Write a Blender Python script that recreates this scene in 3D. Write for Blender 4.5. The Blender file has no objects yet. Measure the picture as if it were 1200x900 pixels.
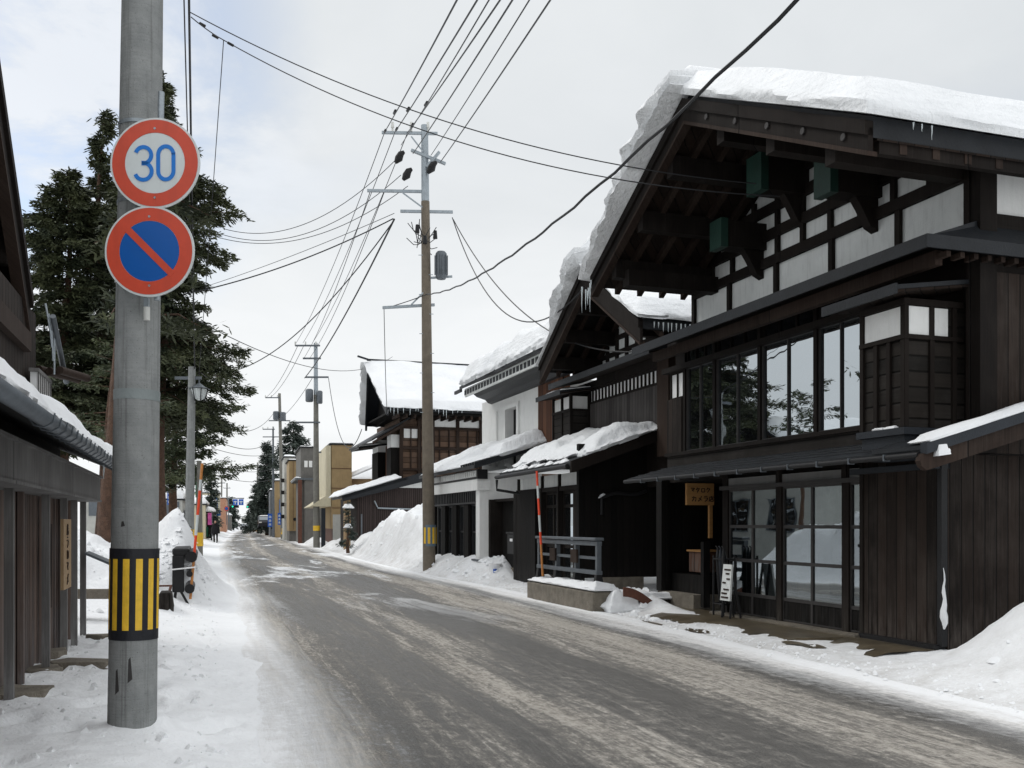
import bpy, bmesh, math, random
from mathutils import Vector, Matrix, noise
random.seed(7)
R = math.radians
SC = bpy.context.scene
COL = SC.collection
F = 1150.0; HY = 614.0; CX = 600.0; CZ = 1.5

# ------------------------------------------------------------------ frames
class Fr:
    """street-front frame: s along the street (away), t into the building, z up"""
    def __init__(self, O, u, side=1, k=1, z0=0):
        self.k = k; self.z0 = z0; self.O = Vector((O[0], O[1])); l = math.hypot(*u); self.u = Vector((u[0]/l, u[1]/l))
        self.w = Vector((self.u.y, -self.u.x)) * side
        self.sx = -side
        ax = self.u * self.sx
        self.rot = math.atan2(ax.y, ax.x)
    def p(self, s, t, z):
        q = self.O + (self.u*s + self.w*t)*self.k
        return Vector((q.x, q.y, self.z0+z*self.k))
    def loc(self, px, py, t):
        r = (px-CX)/F; ox = self.O.x+t*self.w.x; oy = self.O.y+t*self.w.y
        s = (ox-r*oy)/(r*self.u.y-self.u.x); d = oy+s*self.u.y
        return s, CZ-(py-HY)/F*d
    def S(self, px, t): return self.loc(px, 600, t)[0]
    def Z(self, px, py, t): return self.loc(px, py, t)[1]
    def locs(self, px, py, s):
        r = (px-CX)/F; ox = self.O.x+s*self.u.x; oy = self.O.y+s*self.u.y
        t = (r*oy-ox)/(self.w.x-r*self.w.y); d = oy+t*self.w.y
        return t, CZ-(py-HY)/F*d
def at(px, py, d): return Vector(((px-CX)/F*d, d, CZ-(py-HY)/F*d))
A = Fr((4.53, 12.5), (-.3202, .9473), 1)
LF = Fr((-4.74, 9.7), (-.299, .954), -1)
SD = Vector((-.264, .9645, 0))            # the far street's direction

# ------------------------------------------------------------------ materials
def nt(m): return m.node_tree.nodes, m.node_tree.links
def newmat(name):
    m = bpy.data.materials.new(name); m.use_nodes = True
    return m
def N(n, typ, **kw):
    x = n.new(typ)
    for k, v in kw.items():
        if k.startswith('i_'): x.inputs[k[2:].replace('_', ' ')].default_value = v
        else: setattr(x, k, v)
    return x
def mth(n, l, op, a, b=None, clamp=False):
    x = n.new('ShaderNodeMath'); x.operation = op; x.use_clamp = clamp
    for i, v in enumerate((a, b)):
        if v is None: continue
        if isinstance(v, (int, float)): x.inputs[i].default_value = v
        else: l.new(v, x.inputs[i])
    return x.outputs[0]
def ramp(n, l, fac, stops):
    r = n.new('ShaderNodeValToRGB'); l.new(fac, r.inputs[0])
    e = r.color_ramp.elements
    while len(e) < len(stops): e.new(.5)
    for el, (p, c) in zip(e, stops):
        el.position = p; el.color = (c, c, c, 1) if isinstance(c, (int, float)) else (*c, 1)
    return r.outputs[0]
def mixc(n, l, fac, a, b, typ='MIX'):
    x = n.new('ShaderNodeMix'); x.data_type = 'RGBA'; x.blend_type = typ
    for i, v in ((0, fac), (6, a), (7, b)):
        if isinstance(v, (int, float)): x.inputs[i].default_value = v
        elif isinstance(v, tuple): x.inputs[i].default_value = (*v, 1)
        else: l.new(v, x.inputs[i])
    return x.outputs[2]
def noi(n, l, vec, scale, detail=4, rough=.55, dist=0):
    x = N(n, 'ShaderNodeTexNoise', i_Scale=scale, i_Detail=detail, i_Roughness=rough, i_Distortion=dist)
    if vec is not None: l.new(vec, x.inputs['Vector'])
    return x.outputs[0]
def mapp(n, l, vec, sc=(1, 1, 1), loc=(0, 0, 0)):
    x = n.new('ShaderNodeMapping'); l.new(vec, x.inputs[0]); x.inputs['Scale'].default_value = sc; x.inputs['Location'].default_value = loc
    return x.outputs[0]
def objc(n): return n.new('ShaderNodeTexCoord').outputs['Object']
def bump(n, l, h, dist=.02, strength=1):
    b = N(n, 'ShaderNodeBump', i_Distance=dist, i_Strength=strength); l.new(h, b.inputs['Height']); return b.outputs[0]

def paint(name, col, rough=.55, var=.18, scale=3, metal=0, dirt=.25, bmp=.002):
    m = newmat(name); n, l = nt(m); b = n['Principled BSDF']; oc = objc(n)
    f = noi(n, l, oc, scale, 6, .65)
    lo = tuple(c*(1-var) for c in col); hi = tuple(min(1, c*(1+var)) for c in col)
    c = mixc(n, l, ramp(n, l, f, [(.3, 0), (.7, 1)]), lo, hi)
    st = noi(n, l, mapp(n, l, oc, (9, 9, 1.2)), 1.3, 5, .7)
    c = mixc(n, l, mth(n, l, 'MULTIPLY', ramp(n, l, st, [(.5, 0), (.72, 1)]), dirt), c, tuple(x*.45+.01 for x in col))
    l.new(c, b.inputs['Base Color']); b.inputs['Roughness'].default_value = rough; b.inputs['Metallic'].default_value = metal
    if sum(col) < .15: b.inputs['Specular IOR Level'].default_value = .25
    if bmp: l.new(bump(n, l, noi(n, l, oc, 40, 4), bmp*2), b.inputs['Normal'])
    return m
def planks(name, lo, hi, width=.16, rough=.8, wear=(.09, .085, .08), wearamt=.3, horiz=False, seam=.06):
    m = newmat(name); n, l = nt(m); b = n['Principled BSDF']; oc = objc(n)
    sp = n.new('ShaderNodeSeparateXYZ'); l.new(oc, sp.inputs[0])
    a = mth(n, l, 'ADD', sp.outputs[0], sp.outputs[1]); z = sp.outputs[2]
    if horiz: a, z = z, a
    k = mth(n, l, 'DIVIDE', a, width); fl = mth(n, l, 'FLOOR', k); fr = mth(n, l, 'FRACT', k)
    wn = N(n, 'ShaderNodeTexWhiteNoise'); wn.noise_dimensions = '1D'; l.new(fl, wn.inputs['W'])
    cb = n.new('ShaderNodeCombineXYZ')
    l.new(mth(n, l, 'MULTIPLY', a, 38.), cb.inputs[0]); l.new(mth(n, l, 'MULTIPLY', wn.outputs[0], 40.), cb.inputs[1]); l.new(mth(n, l, 'MULTIPLY', z, 1.6), cb.inputs[2])
    g = noi(n, l, cb.outputs[0], 1.0, 6, .65, .6)
    v = mth(n, l, 'ADD', mth(n, l, 'MULTIPLY', g, .75), mth(n, l, 'MULTIPLY', wn.outputs[0], .45))
    c = mixc(n, l, ramp(n, l, v, [(.3, 0), (.85, 1)]), lo, hi)
    w = noi(n, l, mapp(n, l, oc, (1.2, 1.2, .8)), 1.7, 5, .6)
    c = mixc(n, l, mth(n, l, 'MULTIPLY', mth(n, l, 'MULTIPLY', ramp(n, l, w, [(.45, 0), (.75, 1)]), g), wearamt*1.6), c, wear)
    if not horiz:
        sp_ = noi(n, l, mapp(n, l, oc, (14, 14, 2)), 1., 5, .7)
        base_ = mth(n, l, 'MULTIPLY', ramp(n, l, sp.outputs[2], [(0, .0), (.05, .8), (.6, 0)]), ramp(n, l, sp_, [(.4, 0), (.65, 1)]))
        c = mixc(n, l, base_, c, tuple(min(.3, x*1.3+.01) for x in wear))
        strk = noi(n, l, mapp(n, l, oc, (30, 30, 1.1)), 1., 6, .75)
        c = mixc(n, l, mth(n, l, 'MULTIPLY', ramp(n, l, strk, [(.56, 0), (.7, 1)]), wearamt*.8), c, wear)
    sm = ramp(n, l, mth(n, l, 'MINIMUM', fr, mth(n, l, 'SUBTRACT', 1., fr)), [(0, 0), (seam, 1)])
    c = mixc(n, l, sm, (.004, .0035, .003), c)
    l.new(c, b.inputs['Base Color']); b.inputs['Roughness'].default_value = rough; b.inputs['Specular IOR Level'].default_value = .18
    hh = mth(n, l, 'ADD', mth(n, l, 'MULTIPLY', sm, 1.), mth(n, l, 'MULTIPLY', g, .25))
    l.new(bump(n, l, hh, .012), b.inputs['Normal'])
    return m
M = {}
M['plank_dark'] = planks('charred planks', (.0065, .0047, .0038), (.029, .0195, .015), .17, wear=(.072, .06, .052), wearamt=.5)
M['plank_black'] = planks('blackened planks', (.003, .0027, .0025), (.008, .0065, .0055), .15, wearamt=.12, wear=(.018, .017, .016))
M['plank_gate'] = planks('soffit planks', (.007, .0042, .003), (.018, .0105, .007), .2, wearamt=.1)
M['plank_grey'] = planks('weathered grey planks', (.03, .027, .026), (.075, .069, .066), .14, wearamt=.4, wear=(.1, .095, .09))
M['plank_brown'] = planks('brown planks', (.06, .025, .014), (.13, .058, .032), .3, wearamt=.2)
M['plank_lap'] = planks('lapped boards', (.009, .008, .007), (.022, .018, .015), .18, horiz=True, seam=.1)
M['plank_lattice'] = planks('old brown boards', (.05, .03, .02), (.14, .088, .06), .3, horiz=True, wearamt=.5, wear=(.17, .13, .11))
M['plank_left'] = planks('faded left planks', (.075, .055, .048), (.2, .145, .12), .13, wearamt=.5, wear=(.15, .15, .155))
M['beam'] = planks('dark beam', (.0048, .0034, .0028), (.0135, .0094, .0074), 3.7, wearamt=.3, wear=(.04, .035, .03), seam=.0005)
M['beam_brown'] = planks('brown beam', (.015, .0095, .0072), (.045, .029, .022), 3.7, wearamt=.4, wear=(.07, .055, .045), seam=.0005)
M['beam_grey'] = planks('greyed beam', (.095, .09, .088), (.19, .185, .18), 3.3, wearamt=.4, wear=(.3, .3, .29), seam=.0005)
M['sign_wood'] = planks('sign wood', (.24, .125, .045), (.4, .22, .085), .4, wearamt=.25, horiz=True, seam=.0005, wear=(.2, .1, .04))
M['white'] = paint('white plaster', (.74, .745, .73), .85, .06, 1.5, dirt=.2)
M['plaster'] = paint('grey plaster', (.66, .68, .67), .85, .1, 1.5, dirt=.38)
M['black_roof'] = paint('black sheet roof', (.014, .016, .019), .5, .25, 4, dirt=.2)
M['black'] = paint('black paint', (.013, .013, .014), .5, .2, 4)
M['cornice'] = paint('cornice black', (.011, .013, .016), .5, .2, 2)
M['slate'] = paint('slate blue trim', (.02, .024, .03), .55, .2, 2)
M['green'] = paint('green copper', (.012, .036, .027), .5, .2, 3, dirt=.4)
M['frame_grey'] = paint('grey door frame', (.045, .042, .041), .6, .2, 5)
M['transom'] = paint('pale transom', (.17, .17, .165), .6, .15, 3)
M['galv'] = paint('galvanised steel', (.33, .37, .4), .42, .12, 8, metal=.55, dirt=.25)
M['galv_dull'] = paint('dull steel', (.11, .125, .14), .5, .15, 8, metal=.3, dirt=.25)
M['wire'] = paint('wire rubber', (.02, .021, .023), .5, .1, 4, bmp=0)
M['ceramic'] = paint('insulator ceramic', (.6, .6, .57), .25, .05, 5)
M['stone'] = paint('foundation stone', (.17, .15, .12), .9, .35, 5, bmp=.01)
M['conc_wet'] = paint('wet brown concrete', (.1, .08, .052), .3, .5, 2.2, bmp=.003, dirt=.5)
M['yellow'] = paint('yellow tape', (.78, .48, .03), .45, .12, 14, dirt=.35)
M['tape_black'] = paint('black tape', (.016, .017, .022), .38, .1, 6)
M['tape_blue'] = paint('blue grey tape', (.1, .15, .2), .4, .1, 6)
M['red'] = paint('orange red paint', (.8, .07, .02), .4, .08, 6)
M['sign_red'] = paint('sign red', (.56, .065, .03), .4, .09, 7, dirt=.22, bmp=0)
M['sign_blue'] = paint('sign blue', (.0, .085, .35), .35, .04, 4, dirt=.06, bmp=0)
M['sign_blue2'] = paint('digit blue', (.0, .16, .56), .35, .04, 4, dirt=.0, bmp=0)
M['sign_white'] = paint('sign white', (.6, .64, .64), .4, .06, 7, dirt=.2, bmp=0)
M['pure_white'] = paint('white paint', (.8, .8, .8), .5, .04, 4, dirt=.05, bmp=0)
M['bamboo'] = paint('bamboo', (.5, .2, .05), .5, .2, 8, bmp=0)
M['rust'] = paint('rusty brown', (.1, .035, .02), .7, .3, 8)
M['pink'] = paint('pink cloth', (.42, .06, .22), .7, .1, 3, bmp=0)
M['cloth_green'] = paint('green cloth', (.02, .17, .1), .7, .1, 3, bmp=0)
M['banner_blue'] = paint('blue cloth', (.01, .09, .42), .7, .1, 3, bmp=0)
M['ink'] = paint('ink', (.03, .015, .008), .6, .1, 3, bmp=0)
M['coat'] = paint('dark coat', (.012, .012, .014), .9, .2, 9)
M['skin'] = paint('skin', (.45, .25, .17), .6, .05, 4, bmp=0)
M['tan'] = paint('tan siding', (.34, .24, .12), .8, .12, 2, dirt=.3)
M['tan2'] = paint('dull tan siding', (.3, .2, .105), .8, .12, 2, dirt=.35)
M['cream'] = paint('cream siding', (.55, .5, .36), .8, .1, 2, dirt=.3)
M['grey_wall'] = paint('grey siding', (.13, .125, .115), .8, .2, 2, dirt=.4)
M['pale_wall'] = paint('pale wall', (.42, .42, .39), .8, .12, 2, dirt=.3)
M['brown_wall'] = planks('brown corrugated wall', (.035, .026, .024), (.058, .043, .04), .11, wearamt=.2, wear=(.08, .065, .06), seam=.2)
M['salmon'] = paint('salmon wall', (.42, .22, .14), .8, .1, 2)
M['bark_red'] = paint('red bark', (.1, .055, .035), .95, .4, 9, bmp=.02)
M['car_white'] = paint('car paint', (.55, .57, .6), .25, .04, 3, bmp=0)
M['car_dark'] = paint('dark car paint', (.03, .032, .04), .25, .1, 3, bmp=0)
M['tyre'] = paint('tyre', (.02, .02, .02), .8, .1, 9)

def concrete_pole():
    m = newmat('pole concrete'); n, l = nt(m); b = n['Principled BSDF']; oc = objc(n)
    f = noi(n, l, oc, 6, 6, .7)
    c = mixc(n, l, ramp(n, l, f, [(.3, 0), (.7, 1)]), (.2, .21, .21), (.31, .32, .315))
    st = noi(n, l, mapp(n, l, oc, (22, 22, .7)), 1., 4, .7)
    c = mixc(n, l, mth(n, l, 'MULTIPLY', ramp(n, l, st, [(.52, 0), (.66, 1)]), .5), c, (.07, .07, .065))
    pit = noi(n, l, oc, 90, 3, .7)
    c = mixc(n, l, ramp(n, l, pit, [(.3, .75), (.38, 0)]), c, (.05, .05, .05))
    sp = n.new('ShaderNodeSeparateXYZ'); l.new(oc, sp.inputs[0])
    ring = noi(n, l, mapp(n, l, oc, (1, 1, 60)), 1., 2, .5)
    c = mixc(n, l, mth(n, l, 'MULTIPLY', ring, .25), c, (.1, .105, .1))
    l.new(c, b.inputs['Base Color']); b.inputs['Roughness'].default_value = .8
    l.new(bump(n, l, mth(n, l, 'ADD', ring, pit), .003), b.inputs['Normal'])
    return m
M['conc'] = concrete_pole()
M['conc_brown'] = paint('brown pole concrete', (.15, .125, .095), .85, .2, 5, bmp=.004, dirt=.3)
M['conc_far'] = paint('far pole concrete', (.17, .165, .145), .85, .2, 5, dirt=.3)

def snow_mat(name, dirty=.0, base=(.86, .875, .89)):
    m = newmat(name); n, l = nt(m); b = n['Principled BSDF']; oc = n.new('ShaderNodeNewGeometry').outputs['Position']
    f = noi(n, l, oc, .9, 6, .6); c = mixc(n, l, ramp(n, l, f, [(.35, 0), (.7, 1)]), tuple(x*.93 for x in base), base)
    g2 = noi(n, l, oc, 9, 6, .75)
    c = mixc(n, l, ramp(n, l, g2, [(.7, 0), (.85, .3)]), c, (.66, .68, .69))
    if dirty:
        g = noi(n, l, oc, 2.2, 8, .7)
        c = mixc(n, l, mth(n, l, 'MULTIPLY', ramp(n, l, g, [(.5, 0), (.75, 1)]), dirty), c, (.34, .31, .27))
        at_ = n.new('ShaderNodeAttribute'); at_.attribute_name = 'grime'
        sp_ = noi(n, l, oc, 26, 5, .8)
        fac = mth(n, l, 'MULTIPLY', mth(n, l, 'MULTIPLY', at_.outputs['Fac'], .6), ramp(n, l, mth(n, l, 'ADD', g, mth(n, l, 'MULTIPLY', sp_, .5)), [(.55, 0), (.95, 1)]))
        c = mixc(n, l, fac, c, (.36, .33, .29))
    l.new(c, b.inputs['Base Color']); b.inputs['Roughness'].default_value = .55
    b.inputs['Specular IOR Level'].default_value = .25
    b.inputs['Subsurface Weight'].default_value = .0
    h = mth(n, l, 'ADD', mth(n, l, 'MULTIPLY', noi(n, l, oc, 7, 6, .6), 1.), mth(n, l, 'MULTIPLY', noi(n, l, oc, 60, 3, .6), .12))
    l.new(bump(n, l, h, .03), b.inputs['Normal'])
    return m
M['snow'] = snow_mat('snow')
M['snow_ground'] = snow_mat('ground snow', .1)
def roof_snow():
    m = snow_mat('packed roof snow'); n, l = nt(m); b = n['Principled BSDF']
    oc = n.new('ShaderNodeNewGeometry').outputs['Position']
    lay = noi(n, l, mapp(n, l, oc, (.9, .9, 5)), 1.6, 6, .6)
    src = b.inputs['Base Color'].links[0].from_socket
    l.new(mixc(n, l, mth(n, l, 'MULTIPLY', ramp(n, l, lay, [(.4, 1), (.62, 0)]), .2), src, (.66, .69, .7)), b.inputs['Base Color'])
    fl = noi(n, l, mapp(n, l, oc, (9, 9, .8)), 1.5, 4, .6)
    l.new(bump(n, l, mth(n, l, 'ADD', mth(n, l, 'MULTIPLY', lay, 1.2), fl), .035), b.inputs['Normal'])
    return m
M['roof_snow'] = roof_snow()
def ice_mat():
    m = newmat('ice'); n, l = nt(m); b = n['Principled BSDF']
    b.inputs['Base Color'].default_value = (.8, .86, .88, 1); b.inputs['Roughness'].default_value = .12
    b.inputs['Transmission Weight'].default_value = .45; b.inputs['IOR'].default_value = 1.3
    l.new(bump(n, l, noi(n, l, objc(n), 30, 3), .01), b.inputs['Normal'])
    return m
M['ice'] = ice_mat()
def glass_mat(name, refl, tint=(.7, .76, .8), dark=(.012, .013, .014), wav=.0015, trans=0.0):
    m = newmat(name); n, l = nt(m); n.remove(n['Principled BSDF']); out = n['Material Output']
    g = N(n, 'ShaderNodeBsdfGlossy', i_Roughness=.012); g.inputs['Color'].default_value = (*tint, 1)
    l.new(bump(n, l, noi(n, l, objc(n), 2.2, 1), wav*20), g.inputs['Normal'])
    d = N(n, 'ShaderNodeBsdfDiffuse'); d.inputs['Color'].default_value = (*dark, 1)
    base = d.outputs[0]
    if trans:
        t = N(n, 'ShaderNodeBsdfTransparent'); t.inputs['Color'].default_value = (.75, .78, .76, 1)
        mt = N(n, 'ShaderNodeMixShader'); mt.inputs[0].default_value = trans
        l.new(base, mt.inputs[1]); l.new(t.outputs[0], mt.inputs[2]); base = mt.outputs[0]
    mx = N(n, 'ShaderNodeMixShader'); mx.inputs[0].default_value = refl
    l.new(base, mx.inputs[1]); l.new(g.outputs[0], mx.inputs[2]); l.new(mx.outputs[0], out.inputs[0])
    return m
M['glass'] = glass_mat('window glass', .62, wav=.00006)
M['glass_door'] = glass_mat('door glass', .42, trans=.75, wav=.00008)
M['glass_dim'] = glass_mat('dim glass', .2, tint=(.55, .62, .72))
M['glass_far'] = glass_mat('far glass', .25)
M['lens_green'] = None
def emis(name, col, s):
    m = newmat(name); n, l = nt(m); b = n['Principled BSDF']; b.inputs['Base Color'].default_value = (*col, 1)
    b.inputs['Emission Color'].default_value = (*col, 1); b.inputs['Emission Strength'].default_value = s
    b.inputs['Roughness'].default_value = .3
    return m
M['lens_green'] = emis('green lamp lens', (.02, .7, .45), .9)
def leaf_mat(name, lo, hi):
    m = newmat(name); n, l = nt(m); b = n['Principled BSDF']
    gp = n.new('ShaderNodeNewGeometry').outputs['Position']
    f = noi(n, l, gp, 1.1, 5, .6); g = noi(n, l, gp, 9, 3, .7)
    v = mth(n, l, 'ADD', mth(n, l, 'MULTIPLY', f, .7), mth(n, l, 'MULTIPLY', g, .3))
    l.new(mixc(n, l, ramp(n, l, v, [(.36, 0), (.64, 1)]), lo, hi), b.inputs['Base Color'])
    b.inputs['Roughness'].default_value = .75
    return m
M['leaf'] = leaf_mat('cedar foliage', (.014, .024, .012), (.078, .088, .034))
M['leaf_pine'] = leaf_mat('pine foliage', (.02, .036, .02), (.085, .1, .038))
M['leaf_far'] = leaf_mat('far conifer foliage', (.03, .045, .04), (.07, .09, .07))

# ------------------------------------------------------------------ mesh builder
class MB:
    def __init__(self): self.v = []; self.f = []; self.sm = False
    def add(self, vs, fs):
        o = len(self.v); self.v += [Vector(x) for x in vs]; self.f += [tuple(i+o for i in f) for f in fs]; return self
    def hexa(self, p):      # 8 points: bottom 4 (ring), top 4 (ring)
        return self.add(p, [(3, 2, 1, 0), (4, 5, 6, 7), (0, 1, 5, 4), (1, 2, 6, 5), (2, 3, 7, 6), (3, 0, 4, 7)])
    def fb(self, fr, s0, s1, t0, t1, z0, z1):
        P = fr.p
        return self.hexa([P(s0, t0, z0), P(s1, t0, z0), P(s1, t1, z0), P(s0, t1, z0), P(s0, t0, z1), P(s1, t0, z1), P(s1, t1, z1), P(s0, t1, z1)])
    def prism(self, ring0, ring1):
        k = len(ring0)
        return self.add(list(ring0)+list(ring1), [tuple(range(k))[::-1], tuple(range(k, 2*k))] + [(i, (i+1) % k, k+(i+1) % k, k+i) for i in range(k)])
    def slab(self, quad, vec):
        quad = [Vector(q) for q in quad]; vec = Vector(vec)
        return self.hexa(quad + [q+vec for q in quad])
    def bar(self, a, b, w, h, up=(0, 0, 1)):
        a = Vector(a); b = Vector(b); d = (b-a).normalized(); up = Vector(up)
        if abs(d.dot(up)) > .98: up = Vector((1, 0, 0))
        x = d.cross(up).normalized(); y = x.cross(d).normalized()
        r = lambda c: [c-x*w/2-y*h/2, c+x*w/2-y*h/2, c+x*w/2+y*h/2, c-x*w/2+y*h/2]
        return self.hexa(r(a)+r(b))
    def tube(self, pts, r, seg=8, caps=True):
        pts = [Vector(p) for p in pts]; self.sm = True
        rs = r if isinstance(r, (list, tuple)) else [r]*len(pts)
        o = len(self.v); px = None
        for i, p in enumerate(pts):
            d = (pts[min(i+1, len(pts)-1)]-pts[max(i-1, 0)]).normalized()
            if px is None: px = d.cross(Vector((0, 0, 1)) if abs(d.z) < .9 else Vector((1, 0, 0))).normalized()
            else: px = (px-d*px.dot(d)).normalized()
            py = d.cross(px)
            for k in range(seg):
                an = 2*math.pi*k/seg; self.v.append(p+(px*math.cos(an)+py*math.sin(an))*rs[i])
        for i in range(len(pts)-1):
            for k in range(seg):
                a = o+i*seg+k; b = o+i*seg+(k+1) % seg; self.f.append((a, b, b+seg, a+seg))
        if caps:
            self.f.append(tuple(o+k for k in range(seg))[::-1]); self.f.append(tuple(o+(len(pts)-1)*seg+k for k in range(seg)))
        return self
    def disc(self, c, nrm, r, th, seg=48, r_in=0):
        c = Vector(c); nrm = Vector(nrm).normalized(); x = nrm.cross(Vector((0, 0, 1))).normalized(); y = x.cross(nrm)
        ring = lambda rr, off: [c+nrm*off+(x*math.cos(2*math.pi*k/seg)+y*math.sin(2*math.pi*k/seg))*rr for k in range(seg)]
        if not r_in: return self.prism(ring(r, 0), ring(r, th))
        o = len(self.v)
        self.v += ring(r, 0)+ring(r, th)+ring(r_in, th)+ring(r_in, 0)
        for j in range(4):
            for k in range(seg):
                a = o+j*seg+k; b = o+j*seg+(k+1) % seg; c2 = o+((j+1) % 4)*seg+(k+1) % seg; d = o+((j+1) % 4)*seg+k
                self.f.append((a, b, c2, d))
        return self
    def ell(self, c, rx, ry, rz, seg=12, rings=8):
        c = Vector(c); o = len(self.v); self.sm = True
        for i in range(rings+1):
            th = math.pi*i/rings
            for k in range(seg):
                ph = 2*math.pi*k/seg; self.v.append(c+Vector((rx*math.sin(th)*math.cos(ph), ry*math.sin(th)*math.sin(ph), rz*math.cos(th))))
        for i in range(rings):
            for k in range(seg):
                a = o+i*seg+k; b = o+i*seg+(k+1) % seg; self.f.append((a, b, b+seg, a+seg))
        return self
    def build(self, name, mat, parent=None, smooth=None, bevel=0, recalc=True):
        me = bpy.data.meshes.new(name); ob = bpy.data.objects.new(name, me)
        inv = None
        if parent is not None:
            root = parent
            while root.parent: root = root.parent
            inv = root_mats[root.name].inverted(); vs = [inv @ v for v in self.v]
        else:
            lo = Vector((sum(v.x for v in self.v)/len(self.v), sum(v.y for v in self.v)/len(self.v), min(v.z for v in self.v)))
            ob.location = lo; vs = [v-lo for v in self.v]; root_mats[ob.name] = Matrix.Translation(lo)
        me.from_pydata(vs, [], self.f); me.validate()
        if recalc:
            bm = bmesh.new(); bm.from_mesh(me); bmesh.ops.recalc_face_normals(bm, faces=bm.faces); bm.to_mesh(me); bm.free()
        if smooth if smooth is not None else self.sm:
            me.polygons.foreach_set('use_smooth', [True]*len(me.polygons))
            if hasattr(me, 'set_sharp_from_angle'): me.set_sharp_from_angle(angle=R(50))
        me.materials.append(M[mat] if isinstance(mat, str) else mat)
        COL.objects.link(ob)
        if parent is not None: ob.parent = parent
        if bevel:
            mo = ob.modifiers.new('bevel', 'BEVEL'); mo.width = bevel; mo.segments = 2; mo.limit_method = 'ANGLE'
        return ob
root_mats = {}
def tag(o, label=None, cat=None, group=None, kind=None):
    if label: o['label'] = label
    if cat: o['category'] = cat
    if group: o['group'] = group
    if kind: o['kind'] = kind
    return o
def empty(name, p, rot=0):
    o = bpy.data.objects.new(name, None); COL.objects.link(o); o.empty_display_size = .2
    o.location = p; o.rotation_euler = (0, 0, rot)
    root_mats[o.name] = Matrix.Translation(Vector(p)) @ Matrix.Rotation(rot, 4, 'Z')
    return o
def fbm(x, y, z=0, o=4):
    return noise.fractal(Vector((x, y, z)), 1.0, 2.0, o)

def snowcap(c00, c10, c11, c01, th, up=(0, 0, 1), nu=40, nv=16, rnd=None, amp=.06, seed=0, over=.06, thf=None, side=4, lump=1.3, edge=0):
    """rounded snow lying on a roof quad; thickness along up; sides bulge out"""
    c00, c10, c11, c01 = map(Vector, (c00, c10, c11, c01)); up = Vector(up).normalized()
    rnd = rnd or th*.55; b = MB(); b.sm = True
    eu = ((c10-c00).normalized()); ev = ((c01-c00).normalized())
    lu = (c10-c00).length; lv = (c01-c00).length
    def prm(nn):
        xs = [0, .08, .2, .4, .7]; q = [i/nn for i in range(nn+1)]; return q
    us = prm(nu); vs_ = prm(nv)
    idx = {}
    def base(u, v): return (c00*(1-u)+c10*u)*(1-v)+(c01*(1-u)+c11*u)*v
    for i, u in enumerate(us):
        for j, v in enumerate(vs_):
            p = base(u, v)
            e = min(min(u, 1-u)*lu, min(v, 1-v)*lv)
            k = min(1, e/rnd); prof = .45+.55*math.sqrt(max(0, 1-(1-k)**2))
            t = th*(thf(u, v) if thf else 1)
            nz = fbm(p.x*lump+seed*7.1, p.y*lump, p.z*lump, 4)*amp + fbm(p.x*.6+seed, p.y*.6, 3.3, 2)*amp*1.2
            q = p+up*max(.02, t*prof+nz*max(.12, k)**.5)
            if edge and (i in (0, nu) or j in (0, nv)):
                q += up*edge*fbm(p.x*3, p.y*3, seed, 3)
            idx[i, j] = len(b.v); b.v.append(q)
    for i in range(nu):
        for j in range(nv): b.f.append((idx[i, j], idx[i+1, j], idx[i+1, j+1], idx[i, j+1]))
    # skirt
    rim = [(i, 0) for i in range(nu)]+[(nu, j) for j in range(nv)]+[(i, nv) for i in range(nu, 0, -1)]+[(0, j) for j in range(nv, 0, -1)]
    prev = [idx[r] for r in rim]
    for k in range(1, side+1):
        a = k/side; cur = []
        for (i, j) in rim:
            u = us[i]; v = vs_[j]; p = base(u, v); top = b.v[idx[i, j]]
            out = Vector((0, 0, 0))
            if i == 0: out -= eu
            if i == nu: out += eu
            if j == 0: out -= ev
            if j == nv: out += ev
            out.normalize()
            w = math.sin(math.pi*min(a, .85)/1.1)
            nz = fbm(p.x*2.2+seed, p.y*2.2, a*2+p.z*2.2, 3)
            q = top.lerp(p, a)+out*(over*w*(1+.9*nz))*(min(1.1, thf(u, v)) if thf else 1)
            cur.append(len(b.v)); b.v.append(q)
        for m in range(len(rim)):
            m2 = (m+1) % len(rim); b.f.append((prev[m], cur[m], cur[m2], prev[m2]))
        prev = cur
    b.f.append(tuple(prev))
    return b
def icicle(parent, p, ln, r=.018, name='icicle'):
    p = Vector(p); k = random.uniform(.9, 1.15)
    MB().tube([p+Vector((0, 0, .02)), p-Vector((0, 0, ln*.35)), p-Vector((.003, 0, ln*.7)), p-Vector((0, 0, ln))], [r*k, r*.75, r*.4, .002], 6).build(name, 'ice', parent)
def icicle_row(parent, a, b, n, lmin, lmax, r=.016):
    a = Vector(a); b = Vector(b)
    for i in range(n):
        icicle(parent, a.lerp(b, (i+random.random()*.9)/n), random.uniform(lmin, lmax)*random.choice((.5, .8, 1)), r)

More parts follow.
